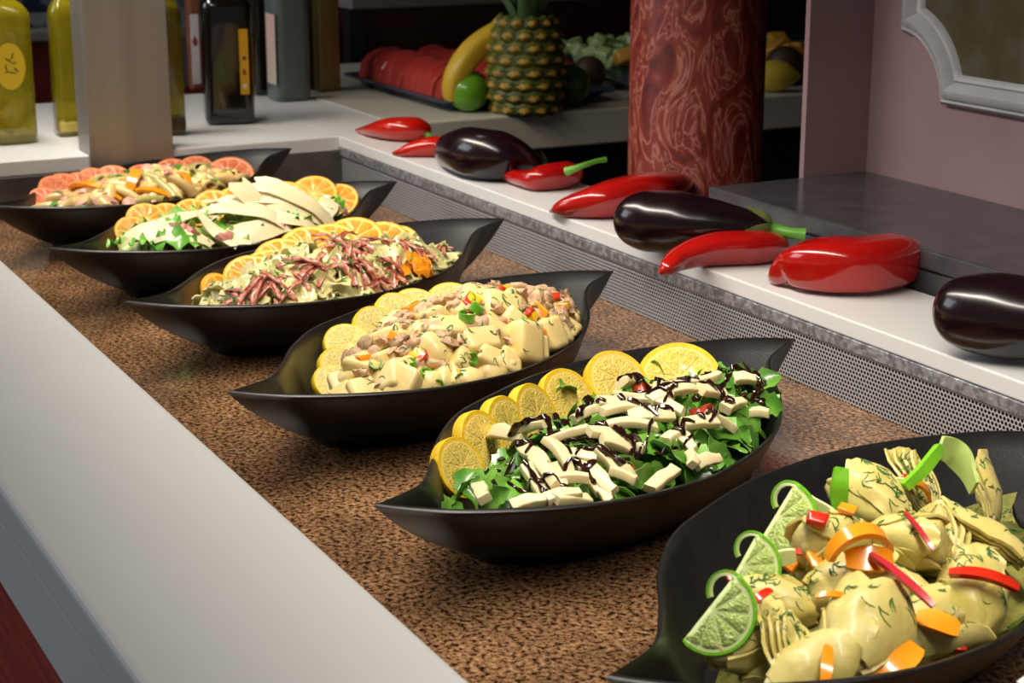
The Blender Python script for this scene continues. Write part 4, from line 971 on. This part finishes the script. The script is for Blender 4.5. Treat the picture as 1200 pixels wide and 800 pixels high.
# dill and chopped herbs lying on the salads
def dill(B, n, seed, name, label, mat, length=.007, r=.00035, area_=1.0, branch=3):
    bv = B.bvh(); rng = random.Random(seed); parts = []
    for _ in range(n):
        t = rng.uniform(0, 2*PI); q = math.sqrt(rng.random())*area_; u = B.m[0] + B.m[2]*q*math.cos(t); v = B.m[1] + B.m[3]*q*math.sin(t)
        a = rng.uniform(0, 2*PI); p = B.w(u, v, 0); run = []
        for br in range(rng.randint(1, branch)):
            aa = a + (0 if br == 0 else rng.uniform(-1.1, 1.1)); L = length*rng.uniform(.5, 1.3); S = []
            for k in range(4):
                qx = p + Vector((math.cos(aa + .25*k), math.sin(aa + .25*k), 0))*L*k/3
                hit = bv.ray_cast(Vector((qx.x, qx.y, .3)), Vector((0, 0, -1)))[0]
                if hit is None or (S and abs(hit.z - S[-1].z) > .006): break
                S.append(hit + Vector((0, 0, r*.6)))
            if len(S) > 2: parts.append(sweep(S, [r, r*1.2, r, r*.7][:len(S)], 4))
    if parts:
        V, F = join(parts); tag(obj(name, mesh(name, V, F, mat)), label, 'herbs', kind='stuff')
m_dill = M('dill', '#2e5a22', '#47762f', scale=60, rough=.5)
dill(B6, 620, 71, 'chopped_dill', 'dark green dill fronds scattered over the artichoke hearts', m_dill, .0075, .00038, 1.0, 4)
dill(B4, 330, 72, 'chopped_dill', 'fine dark dill flecks over the potato salad', m_dill, .006, .0004)
dill(B3, 260, 73, 'chopped_herbs', 'small green herb flecks over the bow-tie pasta', M('herb_fleck', '#3f7a2c', '#5c9a3e', scale=60, rough=.5), .005, .0007)

# ------------------------------------------------------------------ vegetables on the rear ledge
m_red = M('red_pepper_skin', '#9d0b0c', '#b0140e', scale=6, rough=.18, coat=.6, vary=.04, bump=.03, bscale=30)
m_redor = M('orange_red_pepper_skin', '#bb1409', '#c8220e', scale=6, rough=.18, coat=.6)
m_egg = M('eggplant_skin', '#120609', '#1e0a12', scale=5, rough=.22, coat=.25)
m_calyx = M('eggplant_calyx', '#4a5a2a', '#6a7640', scale=25, rough=.55, bump=.2)
m_stem = M('green_stem', '#4c8a26', '#6aa63a', scale=20, rough=.4)
def place_spine(pts, base=ZC, n=6, level=0.):
    """(px, py of the body's middle line, half thickness in px) -> world spine resting on height base"""
    Q = []; rmax = max(p[2] for p in pts)*mpp(at(pts[4][0], pts[4][1], base + .03))
    for px, py, r in pts:
        rr = .03
        for _ in range(6): p = at(px, py, base + (level*rmax if level else rr) + .0005); rr = r*mpp(p)
        Q.append((p, rr))
    return smooth_path([q[0] for q in Q], [q[1] for q in Q])
def pepper(pts, label, mat=m_red, lobes=3, lob=.07, stem=None, phase=.4, resting=True):
    S, R = place_spine(pts)
    R = [max(r, .0012) for r in R]
    if resting: S = [Vector((p.x, p.y, max(p.z, ZC + r*(1 + lob) + .0006))) for p, r in zip(S, R)]
    off = Vector((phase*10, lobes, 0))
    V, F = sweep(S, R, 22, lambda a, i: 1 + lob*math.cos(lobes*a + phase) + .03*noise.noise(Vector((math.cos(a)*1.5, math.sin(a)*1.5, i*.22)) + off))
    o = S[len(S)//2].copy(); o.z = ZC
    t = thing('red_pepper', label, 'pepper', o, 'red peppers on the rear ledge')
    obj('flesh', mesh('pepper_flesh', [v - o for v in V], F, mat), t)
    if stem:
        Q = crom([at(*q[:3]) for q in stem], 5); rr = [v.x for v in crom([Vector((q[3], 0, 0)) for q in stem], 5)]
        V, F = sweep(Q, rr, 10); obj('stem', mesh('stem', [v - o for v in V], F, m_stem), t)
pepper([(418, 153, 2), (432, 153, 7), (450, 152, 12), (470, 152, 14), (486, 152, 14), (497, 153, 9), (500, 153, 3)], 'leftmost red pepper on the rear ledge, tip pointing left', m_redor, stem=[(494, 155, .094, .006), (501, 158, .092, .005), (506, 160, .090, .003)])
pepper([(461, 180, 2), (472, 178, 6), (490, 174, 10), (510, 172, 12), (530, 172, 12), (545, 172, 8), (550, 172, 3)], 'red pepper tucked behind the smallest eggplant', m_redor)
pepper([(583, 195, 2), (590, 199, 5), (603, 208, 9), (625, 211, 13), (648, 207, 16), (662, 205, 16), (672, 206, 12), (677, 208, 4)], 'curved red pepper with a long green stem and upturned tip', m_red, stem=[(664, 201, .112, .006), (672, 198, .116, .0045), (686, 193, .121, .0035), (698, 189, .124, .003), (710, 187, .125, .0035)], lob=.06)
pepper([(645, 248, 2), (656, 245, 9), (680, 240, 16), (715, 234, 22), (750, 228, 24), (780, 222, 20), (800, 217, 12), (806, 216, 3)], 'long pointed red pepper behind the middle eggplant')
pepper([(773, 321, 3), (781, 315, 9), (797, 304, 14), (822, 296, 18), (850, 292, 20), (880, 291, 20), (900, 290, 19), (908, 289, 14), (911, 289, 4)], 'thin wrinkled red pepper with hooked tip, in front of the middle eggplant', lob=.10)
pepper([(903, 329, 3), (910, 324, 11), (925, 315, 22), (950, 312, 30), (985, 312, 33), (1020, 311, 33), (1045, 307, 32), (1060, 305, 27), (1068, 305, 14), (1069, 305, 5)], 'big blocky red pepper beside the largest eggplant', lobes=4, lob=.07, phase=1.0)
def eggplant(pts, label, calyx=True, stem=None, level=1.05):
    S, R = place_spine(pts, level=level); R = [max(r, .0015) for r in R]
    S = S if level else [Vector((p.x, p.y, max(p.z, ZC + r + .0006))) for p, r in zip(S, R)]; V, F = sweep(S, R, 28); o = S[len(S)//3].copy(); o.z = ZC
    t = thing('eggplant', label, 'eggplant', o, 'eggplants on the rear ledge')
    obj('skin', mesh('eggplant_skin', [v - o for v in V], F, m_egg), t)
    if calyx:
        fr_ = frames(S); e = len(S) - 1
        parts = []
        for k in range(5):
            a0 = 2*PI*k/5; P = []
            for i in range(6):
                idx = e - 1 - i*2.2; i0 = max(0, int(idx)); row = []
                for j in range(4):
                    s = (j/3 - .5)*2; wd = .62*(1 - (i/5)**1.3)
                    x, y, tt = fr_[i0]; a = a0 + s*wd; r = R[i0]*1.03 + .002 + .003*(i/5)**3
                    row.append(S[i0] + (x*math.cos(a) + y*math.sin(a))*r)
                P.append(row)
            parts.append(slab(P, .002))
        V, F = join(parts); cal = obj('calyx', mesh('calyx', [v - o for v in V], F, m_calyx), t)
        Q = crom([at(*q[:3]) for q in stem], 5); rr = [v.x for v in crom([Vector((q[3], 0, 0)) for q in stem], 5)]
        V, F = sweep(Q, rr, 10); obj('stem', mesh('stem', [v - o for v in V], F, m_stem), t)
eggplant([(519, 176, 3), (524, 176, 15), (535, 177, 24), (555, 179, 30), (580, 182, 30), (602, 187, 25), (618, 192, 18), (628, 195, 12), (632, 196, 6)], 'smallest dark eggplant at the far end of the ledge', True, [(626, 194, .097, .008), (634, 197, .094, .008), (643, 201, .092, .007)], 0)
eggplant([(719, 257.00, 3), (721, 257.10, 11), (727, 257.40, 21), (739, 258.00, 30), (760, 259.05, 36), (790, 260.55, 37), (825, 262.30, 32), (860, 264.05, 24), (885, 265.30, 17), (898, 265.95, 13), (903, 266.20, 7)], 'middle dark eggplant with green stem, behind the hooked red pepper', True, [(896, 266, .117, .009), (910, 270, .114, .0075), (926, 273, .113, .006), (944, 275, .112, .007)])
eggplant([(1093, 361.00, 3), (1096, 361.31, 15), (1103, 362.05, 28), (1117, 363.52, 39), (1142, 366.14, 47), (1175, 369.61, 51), (1215, 373.81, 48), (1260, 378.54, 40), (1300, 382.74, 26), (1320, 384.83, 16), (1328, 385.68, 7)], 'largest glossy black eggplant cut off by the right edge', True, [(1315, 388, .112, .011), (1335, 392, .104, .008), (1360, 396, .1, .007)])

# ------------------------------------------------------------------ bottles and posts on the far end
def square_bottle(px, py, wpx, h, name, label, body_m, wd=None, shoulder=.7, parts=(), rot=.0, round_=.25, liquid=None, level=.85):
    c = at(px, py, ZC); W = wpx*mpp(c)
    t = thing(name, label, 'bottle', (c.x, c.y, ZC + .0006)); t.rotation_euler = (0, 0, rot)
    rr = lambda k, z: [(x, y, z) for x, y in rrect(W*k, W*k, W*k*round_, 4)]
    rings = [rr(.86, 0), rr(.96, .003), rr(1, .01)] + [rr(1, h*q) for q in (.1, .3, .5, .6)] + [rr(1, h*shoulder), rr(.96, h*(shoulder + .03)), rr(.8, h*(shoulder + .065)), rr(.5, h*(shoulder + .10)), rr(.36, h*(shoulder + .13)), rr(.34, h*.95), rr(.38, h*.955), rr(.38, h*.985)]
    obj('glass', mesh('glass', *loft(rings), body_m), t)
    cp = [(x, y, z) for z, k in ((h*.985, .42), (h*1.06, .42)) for x, y in rrect(W*k, W*k, W*k*.45, 4)]; n = len(cp)//2
    obj('cap', mesh('cap', *loft([cp[:n], cp[n:]]), M('bottle_cap', '#23201c', rough=.4)), t)
    if liquid:
        q = .9; L = [[(x, y, z) for x, y in rrect(W*q*k, W*q*k, W*q*.2, 4)] for z, k in ((.008, .95), (.012, 1), (h*shoulder*level, 1))]
        obj('contents', mesh('contents', *loft(L), liquid), t)
    return t, W
def oil(name, c1, c2, tr=.55): return M(name, c1, c2, scale=14, rough=.08, trans=tr, coat=.6, lo=.3, hi=.7, sss=0)
m_oil = oil('olive_oil', '#a2960e', '#c0b01c', .62); m_oil2 = oil('olive_oil_dark', '#85790c', '#a89814', .62)
m_clear = M('clear_glass', '#aebfc2', '#c0ced0', scale=4, rough=.06, trans=.9, coat=.3)
m_herbs = M('steeped_herbs', '#6b6410', '#a08f22', scale=70, rough=.6, bump=.6, bscale=140, c3='#83721a')
t, W = square_bottle(12, 166, 58, .27, 'oil_bottle', 'square olive oil bottle with oval yellow label at the left edge', m_oil, shoulder=.68)
V, F = loft([[(W*.505, .30*W*math.cos(a), .115 + .034*math.sin(a)) for a in [2*PI*k/28 for k in range(28)]], [(W*.512, .30*W*math.cos(a), .115 + .034*math.sin(a)) for a in [2*PI*k/28 for k in range(28)]]])
lab = obj('label', mesh('label', V, F, M('oval_label', '#c2a21a', rough=.5), False), t)
ink = M('label_ink', '#3d3410', rough=.6)
pr_ = []
for sx, y0, z0, L, a in ((1, .004, .130, .012, .9), (1, -.002, .124, .010, 2.2), (1, .006, .120, .009, .2), (1, -.006, .112, .014, 1.3), (1, .002, .106, .012, 2.8), (1, .008, .110, .008, 1.9)):
    S = [Vector((W*.5125, y0 + L*(k/4 - .5)*math.cos(a) + .002*math.sin(k*1.5), z0 + L*(k/4 - .5)*math.sin(a))) for k in range(5)]
    pr_.append(sweep(S, [.0005, .0009, .001, .0009, .0004], 5))
obj('drawing', mesh('drawing', *join(pr_), ink), lab)
obj('herbs', mesh('herbs', *lump(random.Random(3), (W*.40, W*.40, .04), .12), m_herbs), t).location = (0, 0, .055)
t, W = square_bottle(82, 158, 32, .27, 'oil_bottle', 'narrow olive oil bottle with pale sediment left of the steel post', m_oil, shoulder=.66)
obj('sediment', box('sediment', (-W*.47, -W*.47, .006), (W*.52, W*.47, .024), M('sediment', '#b9a64a', '#cfbf6c', scale=60, rough=.6), .004), t)
t, W = square_bottle(200, 157, 32, .27, 'oil_bottle', 'olive oil bottle with dark sediment right of the steel post', m_oil2, shoulder=.66)
obj('sediment', box('sediment', (-W*.47, -W*.47, .006), (W*.52, W*.47, .028), M('dark_sediment', '#3a2a16', '#5a4420', scale=80, rough=.6), .004), t)
t, W = square_bottle(216, 101, 16, .26, 'clear_bottle', 'slim clear glass bottle behind the dark vinegar bottle', m_clear)
t, W = square_bottle(231, 104, 18, .26, 'sauce_bottle', 'amber bottle with white label left of the dark vinegar bottle', M('amber_glass', '#7a4a32', '#94604a', scale=10, rough=.2, coat=.4))
lab = obj('label', box('label', (W*.5, -W*.42, .01), (W*.53, W*.12, .135), M('paper_white', '#d8d6da', rough=.6), .0005), t)
obj('mark', mesh('mark', *lathe([(.0005, 0), (.004, .004), (.005, .009), (.002, .016), (.0004, .02)], 10), M('mark_red', '#8a2030', rough=.6)), lab).location = (W*.53, -W*.18, .078)
m_balsam = M('dark_bottle_glass', '#0d0b08', '#16120a', scale=20, rough=.12, coat=.6)
t, W = square_bottle(269, 143, 57, .26, 'vinegar_bottle', 'large dark square vinegar bottle with narrow yellow side label', m_balsam, rot=math.radians(-15), round_=.2)
lab = obj('label', box('label', (-W*.22, W*.5, .04), (W*.28, W*.515, .135), M('label_yellow', '#c9980f', '#b8860b', scale=14, rough=.5), .0008), t)
lab = obj('label', box('label', (W*.5, W*.22, .048), (W*.512, W*.40, .15), M('label_yellow', '#c9980f', rough=.5), .0008), t)
for z, c in ((.105, '#5a2410'), (.082, '#7a3c18'), (.062, '#c7b7a0')):
    obj('print', mesh('print', *lump(random.Random(int(z*1000)), (.0006, W*.05, .005), .3, 1), M('print' + c, c, rough=.6)), lab).location = (W*.5125, W*.31, z)
square_bottle(309, 111, 26, .26, 'dark_bottle', 'dark bottle half hidden behind the vinegar bottle', m_balsam)
t, W = square_bottle(339, 117, 44, .25, 'frosted_bottle', 'grey-green frosted glass bottle right of the vinegar bottle', M('frosted_glass', '#5d6a68', '#6e7b77', scale=6, rough=.3, trans=.35, coat=.4), shoulder=.74)
obj('label', box('label', (-W*.2, -W*.515, .03), (W*.46, -W*.502, .15), M('paper_pink', '#c9a79a', '#b6b9a0', scale=10, rough=.6), .0005), t)
square_bottle(363, 105, 20, .26, 'dark_bottle', 'slim dark bottle beside the brass-toned post', m_balsam)
p = at(383, 106, ZC); W = 26*mpp(p)
bp_ = thing('brass_post', 'square brass-toned metal post at the corner of the counter', 'post', (p.x, p.y, ZC))
obj('shaft', box('shaft', (-W/2, -W/2, .0006), (W/2, W/2, .9), M('brass_metal', '#7d6c3e', '#8d7c4c', scale=5, rough=.35, metal=.7, stretch=(8, 8, .3)), .003), bp_)
obj('base_plate', box('base_plate', (-W*.53, -W*.53, .0005), (W*.53, W*.53, .003), M('brass_metal', ''), .001), bp_)
# stainless post on the edge of the well
sp_ = thing('steel_post', 'brushed stainless steel post standing at the edge of the well', 'post', (X_L, .695, ZC))
obj('shaft', box('shaft', (-.055, -.061, .0006), (.010, .061, .9), m_steel, .002), sp_)
obj('cover_plate', box('cover_plate', (.0006, -.061, -.018), (.01005, .061, .004), m_steel, 0), sp_)
# white card at the near corner
t = thing('tent_card', 'white card standing on the granite at the bottom right corner', 'card', (-.655, .678, 0))
t.rotation_euler = (0, 0, math.radians(20)); m_card = M('card_white', '#e4e2de', rough=.6)
obj('front_leaf', box('front_leaf', (-.02, -.012, .0005), (.06, -.0105, .060), m_card, .0004), t); obj('back_leaf', box('back_leaf', (-.02, .0105, .0005), (.06, .012, .060), m_card, .0004), t); obj('fold', box('fold', (-.02, -.012, .0595), (.06, .012, .061), m_card, .0004), t)

# ------------------------------------------------------------------ fruit counter: trays and fruit
m_tray = M('tray_steel', '#48566c', '#5a6880', scale=8, rough=.3, metal=.6)
def tray(x0, x1, y0, y1, label):
    t = thing('serving_tray', label, 'tray', ((x0 + x1)/2, (y0 + y1)/2, ZC)); a, b = (x1 - x0)/2, (y1 - y0)/2
    obj('base', box('base', (-a + .03, -b + .03, .0006), (a - .03, b - .03, .006), m_tray, .002), t)
    rings = [[(x, y, z) for x, y in rrect(2*(a - d), 2*(b - d), .02, 4)] for d, z in ((.03, .001), (.012, .016), (.0, .017), (.0, .021), (.014, .020), (.033, .004))]
    obj('rim', mesh('rim', *loft(rings, False), m_tray), t)
tray(-3.12, -2.672, 1.262, 1.60, 'dark metal tray of watermelon slices on the fruit counter')
tray(-3.32, -2.70, 1.66, 2.28, 'dark metal tray of melon pieces left of the column')
tray(-3.32, -2.70, 2.36, 2.90, 'dark metal tray of mixed fruit right of the column')
m_wm = M('watermelon', '#a8302c', '#c04a40', scale=14, rough=.3, coat=.3, vary=.1)
P = [(0, .0)] + [(.055*math.sin(a), .062*math.cos(a) + .0) for a in [-.95 + 1.9*k/8 for k in range(9)]]
wp = [(x, z) for x, z in P[1:]] + [(.05, 0), (-.05, 0)]
V, F = loft([[(y, x*s, max(z, 0)*s) for x, z in wp] for y, s in ((-.013, .95), (-.011, 1), (.011, 1), (.013, .95))]); WM = mesh('watermelon_slice', V, F, m_wm, False)
rng = random.Random(81)
for r, y in enumerate((1.335, 1.435, 1.53)):
    for k in range(13):
        o = obj('watermelon_slice', WM, loc=(-3.08 + .027*k, y + rng.uniform(-.004, .004), ZC + .0075)); o.rotation_euler = (0, rng.uniform(.05, .22), rng.uniform(-.06, .06))
        o.scale = (1, 1, rng.uniform(.9, 1.05))
        tag(o, 'red watermelon slice in the %s row of the tray' % ('front', 'middle', 'back')[r], 'watermelon', 'watermelon slices in the %s row' % ('front', 'middle', 'back')[r])
m_can = M('cantaloupe', '#e09a2c', '#eeb04a', scale=20, rough=.35, vary=.12, coat=.2); m_hon = M('honeydew', '#9fb868', '#c8d79c', scale=20, rough=.35, vary=.15, coat=.2)
CAN = [bm_mesh('cantaloupe', chunk((.024, .017, .014), rng), m_can, True) for _ in range(3)]; HON = [bm_mesh('honeydew', chunk((.016, .014, .013), rng), m_hon, True) for _ in range(3)]
def pile(name, meshes, x0, x1, y0, y1, n, zmax, label, cat, group):
    for k in range(n):
        o = obj(name, meshes[k % len(meshes)], loc=(rng.uniform(x0, x1), rng.uniform(y0, y1), ZC + .022 + zmax*rng.random())); o.rotation_euler = (rng.uniform(-.5, .5), rng.uniform(-.5, .5), rng.uniform(0, 6)); tag(o, label, cat, group)
pile('cantaloupe_piece', CAN, -2.95, -2.80, 1.74, 2.2, 50, .03, 'orange cantaloupe piece in the tray left of the column', 'melon', 'cantaloupe pieces in the melon tray')
pile('honeydew_piece', HON, -3.24, -2.98, 1.74, 2.2, 110, .025, 'pale green honeydew piece in the tray left of the column', 'melon', 'honeydew pieces in the melon tray')
pile('mixed_fruit_piece', [CAN[0], HON[0], LETT[1], WM], -3.2, -2.85, 2.42, 2.85, 60, .05, 'mixed red, orange and green piece in the tray right of the column', 'fruit', 'mixed fruit in the far tray')
# whole fruit at the front of the counter
def round_fruit(name, px, py, rpx, label, cat, mat, sz=1.0, ribs=0):
    p = at(px, py, ZC); r = rpx*mpp(p); V, F = lathe([(r*math.sin(a)*(1 - .0*a), r*sz*(1 - math.cos(a)) + (.006 if a < .01 else 0)) for a in [.02 + (PI - .16)*k/16 for k in range(17)]] + [(r*.06, r*sz*1.93)], 32)
    V = [Vector((v.x*(1 + ribs*math.cos(5*math.atan2(v.y, v.x))), v.y*(1 + ribs*math.cos(5*math.atan2(v.y, v.x))), v.z)) for v in V]
    t = thing(name, label, cat, (p.x, p.y, ZC + .0006)); obj('skin', mesh('skin', V, F, mat), t)
    obj('stem_button', mesh('stem_button', *lathe([(r*.07, r*sz*1.90), (r*.09, r*sz*1.95), (r*.04, r*sz*1.99)], 10), M('stem_brown', '#4c4a26', rough=.7)), t)
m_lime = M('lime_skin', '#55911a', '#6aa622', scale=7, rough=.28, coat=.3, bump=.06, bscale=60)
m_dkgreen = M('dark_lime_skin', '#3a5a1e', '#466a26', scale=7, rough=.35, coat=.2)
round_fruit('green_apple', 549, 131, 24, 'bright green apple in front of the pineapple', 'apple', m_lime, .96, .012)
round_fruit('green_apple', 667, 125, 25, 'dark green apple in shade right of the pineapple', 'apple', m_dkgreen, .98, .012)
round_fruit('passion_fruit', 690, 106, 20, 'dark round fruit behind the shaded apple', 'fruit', M('dark_fruit', '#3b2a1c', '#4a3826', scale=20, rough=.5))
round_fruit('dark_melon', 918, 98, 22, 'dark round fruit in the shade right of the column', 'fruit', M('dark_fruit', ''))
p = at(906, 108, ZC); V, F = lathe([(.001, -.048), (.006, -.045), (.014, -.036), (.025, -.022), (.029, 0), (.025, .022), (.014, .036), (.006, .045), (.001, .05)], 22)
o = obj('lemon', mesh('lemon', [Vector((v.z, v.y, v.x)) for v in V], F, M('lemon_skin', '#c9a92a', '#d8bb3c', scale=10, rough=.4, bump=.2, bscale=80)), loc=(p.x, p.y, ZC + .0295)); o.rotation_euler = (0, 0, 1.0); tag(o, 'yellow lemon on the fruit counter right of the column', 'lemon')
# banana
X0 = -2.68
S = crom([at_x(531, 118, X0), at_x(531, 104, X0), at_x(537, 85, X0), at_x(553, 62, X0), at_x(575, 44, X0), at_x(597, 31, X0), at_x(610, 26, X0)], 5)
S = [Vector((q.x, q.y, max(q.z, ZC + .02))) for q in S]
R = [.006 + .0155*math.sin(PI*min(1, (.06 + .94*i/(len(S) - 1))))**.5 if i < len(S) - 4 else .009 - .0005*i/len(S) for i in range(len(S))]
t = thing('banana', 'curved yellow banana leaning behind the pineapple', 'banana', (S[0].x, S[0].y, ZC)); o_ = Vector(t.location)
V, F = sweep(S, R, 20, lambda a, i: 1 + .05*math.cos(5*a)); obj('peel', mesh('peel', [v - o_ for v in V], F, M('banana_peel', '#c9a020', '#d8b63a', scale=8, rough=.4)), t)
V, F = sweep(crom([S[0] + Vector((0, 0, -.004)), S[0], S[1]], 3), [.005, .006, .006, .006, .006, .006, .005], 10); obj('tip', mesh('tip', [v - o_ for v in V], F, M('banana_tip', '#3a3018', rough=.7)), t)
# pineapple
p = at(616, 131, ZC); t = thing('pineapple', 'whole pineapple standing on the fruit counter', 'pineapple', (p.x, p.y, ZC + .0006)); PW = 43*mpp(p); PH = .158
def pine_r(z):
    q = z/PH; return PW*(.62 + .38*math.sin(PI*min(1, .12 + q*.88))**.55) if q < .97 else PW*.55
V, F = lathe([(PW*.3, 0)] + [(pine_r(PH*k/14)*.965, PH*k/14) for k in range(15)] + [(PW*.2, PH*1.02)], 36)
obj('body', mesh('body', V, F, M('pineapple_body', '#2c3312', '#4a4a1a', scale=30, rough=.6)), t)
m_eye = M('pineapple_eye', '#37451a', '#6a6a26', scale=110, rough=.5, vary=.2, c3='#4a5420')
V, F = loft([[(0 + k*math.cos(a)*.0115, k*math.sin(a)*.0105, z) for a in [PI/6 + 2*PI*j/6 for j in range(6)]] for k, z in ((1.08, -.002), (1, .002), (.62, .0055), (.2, .007))]); EYEM = mesh('eye', V, F, m_eye, False)
V, F = loft([[(k*.0078*math.cos(a), k*.0062*math.sin(a) - .0008*i, .0045 + .0022*i) for a in [2*PI*j/6 for j in range(6)]] for i, k in enumerate((1, .75, .3, .05))]); SPIKE = mesh('spike', V, F, M('pineapple_spike', '#a8842e', rough=.6, vary=.2))
rows = 8; nper = 12
for i in range(rows):
    z = PH*(i + .5)/rows; r = pine_r(z)
    for j in range(nper):
        a = 2*PI*(j + .5*(i % 2))/nper; nn = Vector((math.cos(a), math.sin(a), (z/PH - .45)*.5)).normalized()
        if (Vector((math.cos(a), math.sin(a), 0))).dot(TOCAM) < -.45: continue
        xx = Vector((-math.sin(a), math.cos(a), 0)); yy = nn.cross(xx)
        o = obj('eye', EYEM, t); k = r/PW
        o.matrix_local = Matrix.Translation((r*.965*math.cos(a), r*.965*math.sin(a), z)) @ Matrix((xx, yy, nn)).transposed().to_4x4() @ Matrix.Diagonal((1.72*k, 1.25, 1.1, 1))
        s_ = obj('spike', SPIKE, o)
m_crown = M('pineapple_leaf', '#3f5a34', '#5a7a4c', scale=20, rough=.45, vary=.15)
def crown_leaf(L, W_, out):
    P = []
    for i in range(9):
        q = i/8; row = []
        for s in (-1, -.5, 0, .5, 1): row.append((out*L*(q*.35 + .65*q*q), s*W_*(1 - q**1.8)*.5, L*(q - .25*out*q*q) + .3*W_*s*s*(1 - q)))
        P.append(row)
    return slab(P, .0015)
CR = [mesh('crown_leaf', *crown_leaf(l, .022, ou), m_crown) for l, ou in ((.10, .85), (.14, .55), (.18, .2))]
for k in range(26):
    lv = 0 if k < 10 else 1 if k < 19 else 2
    o = obj('crown_leaf', CR[lv], t); a = k*2.4; o.location = (.024*math.cos(a)*(1 - lv*.35), .024*math.sin(a)*(1 - lv*.35), PH*.97 + .012*lv); o.rotation_euler = (0, 0, a)
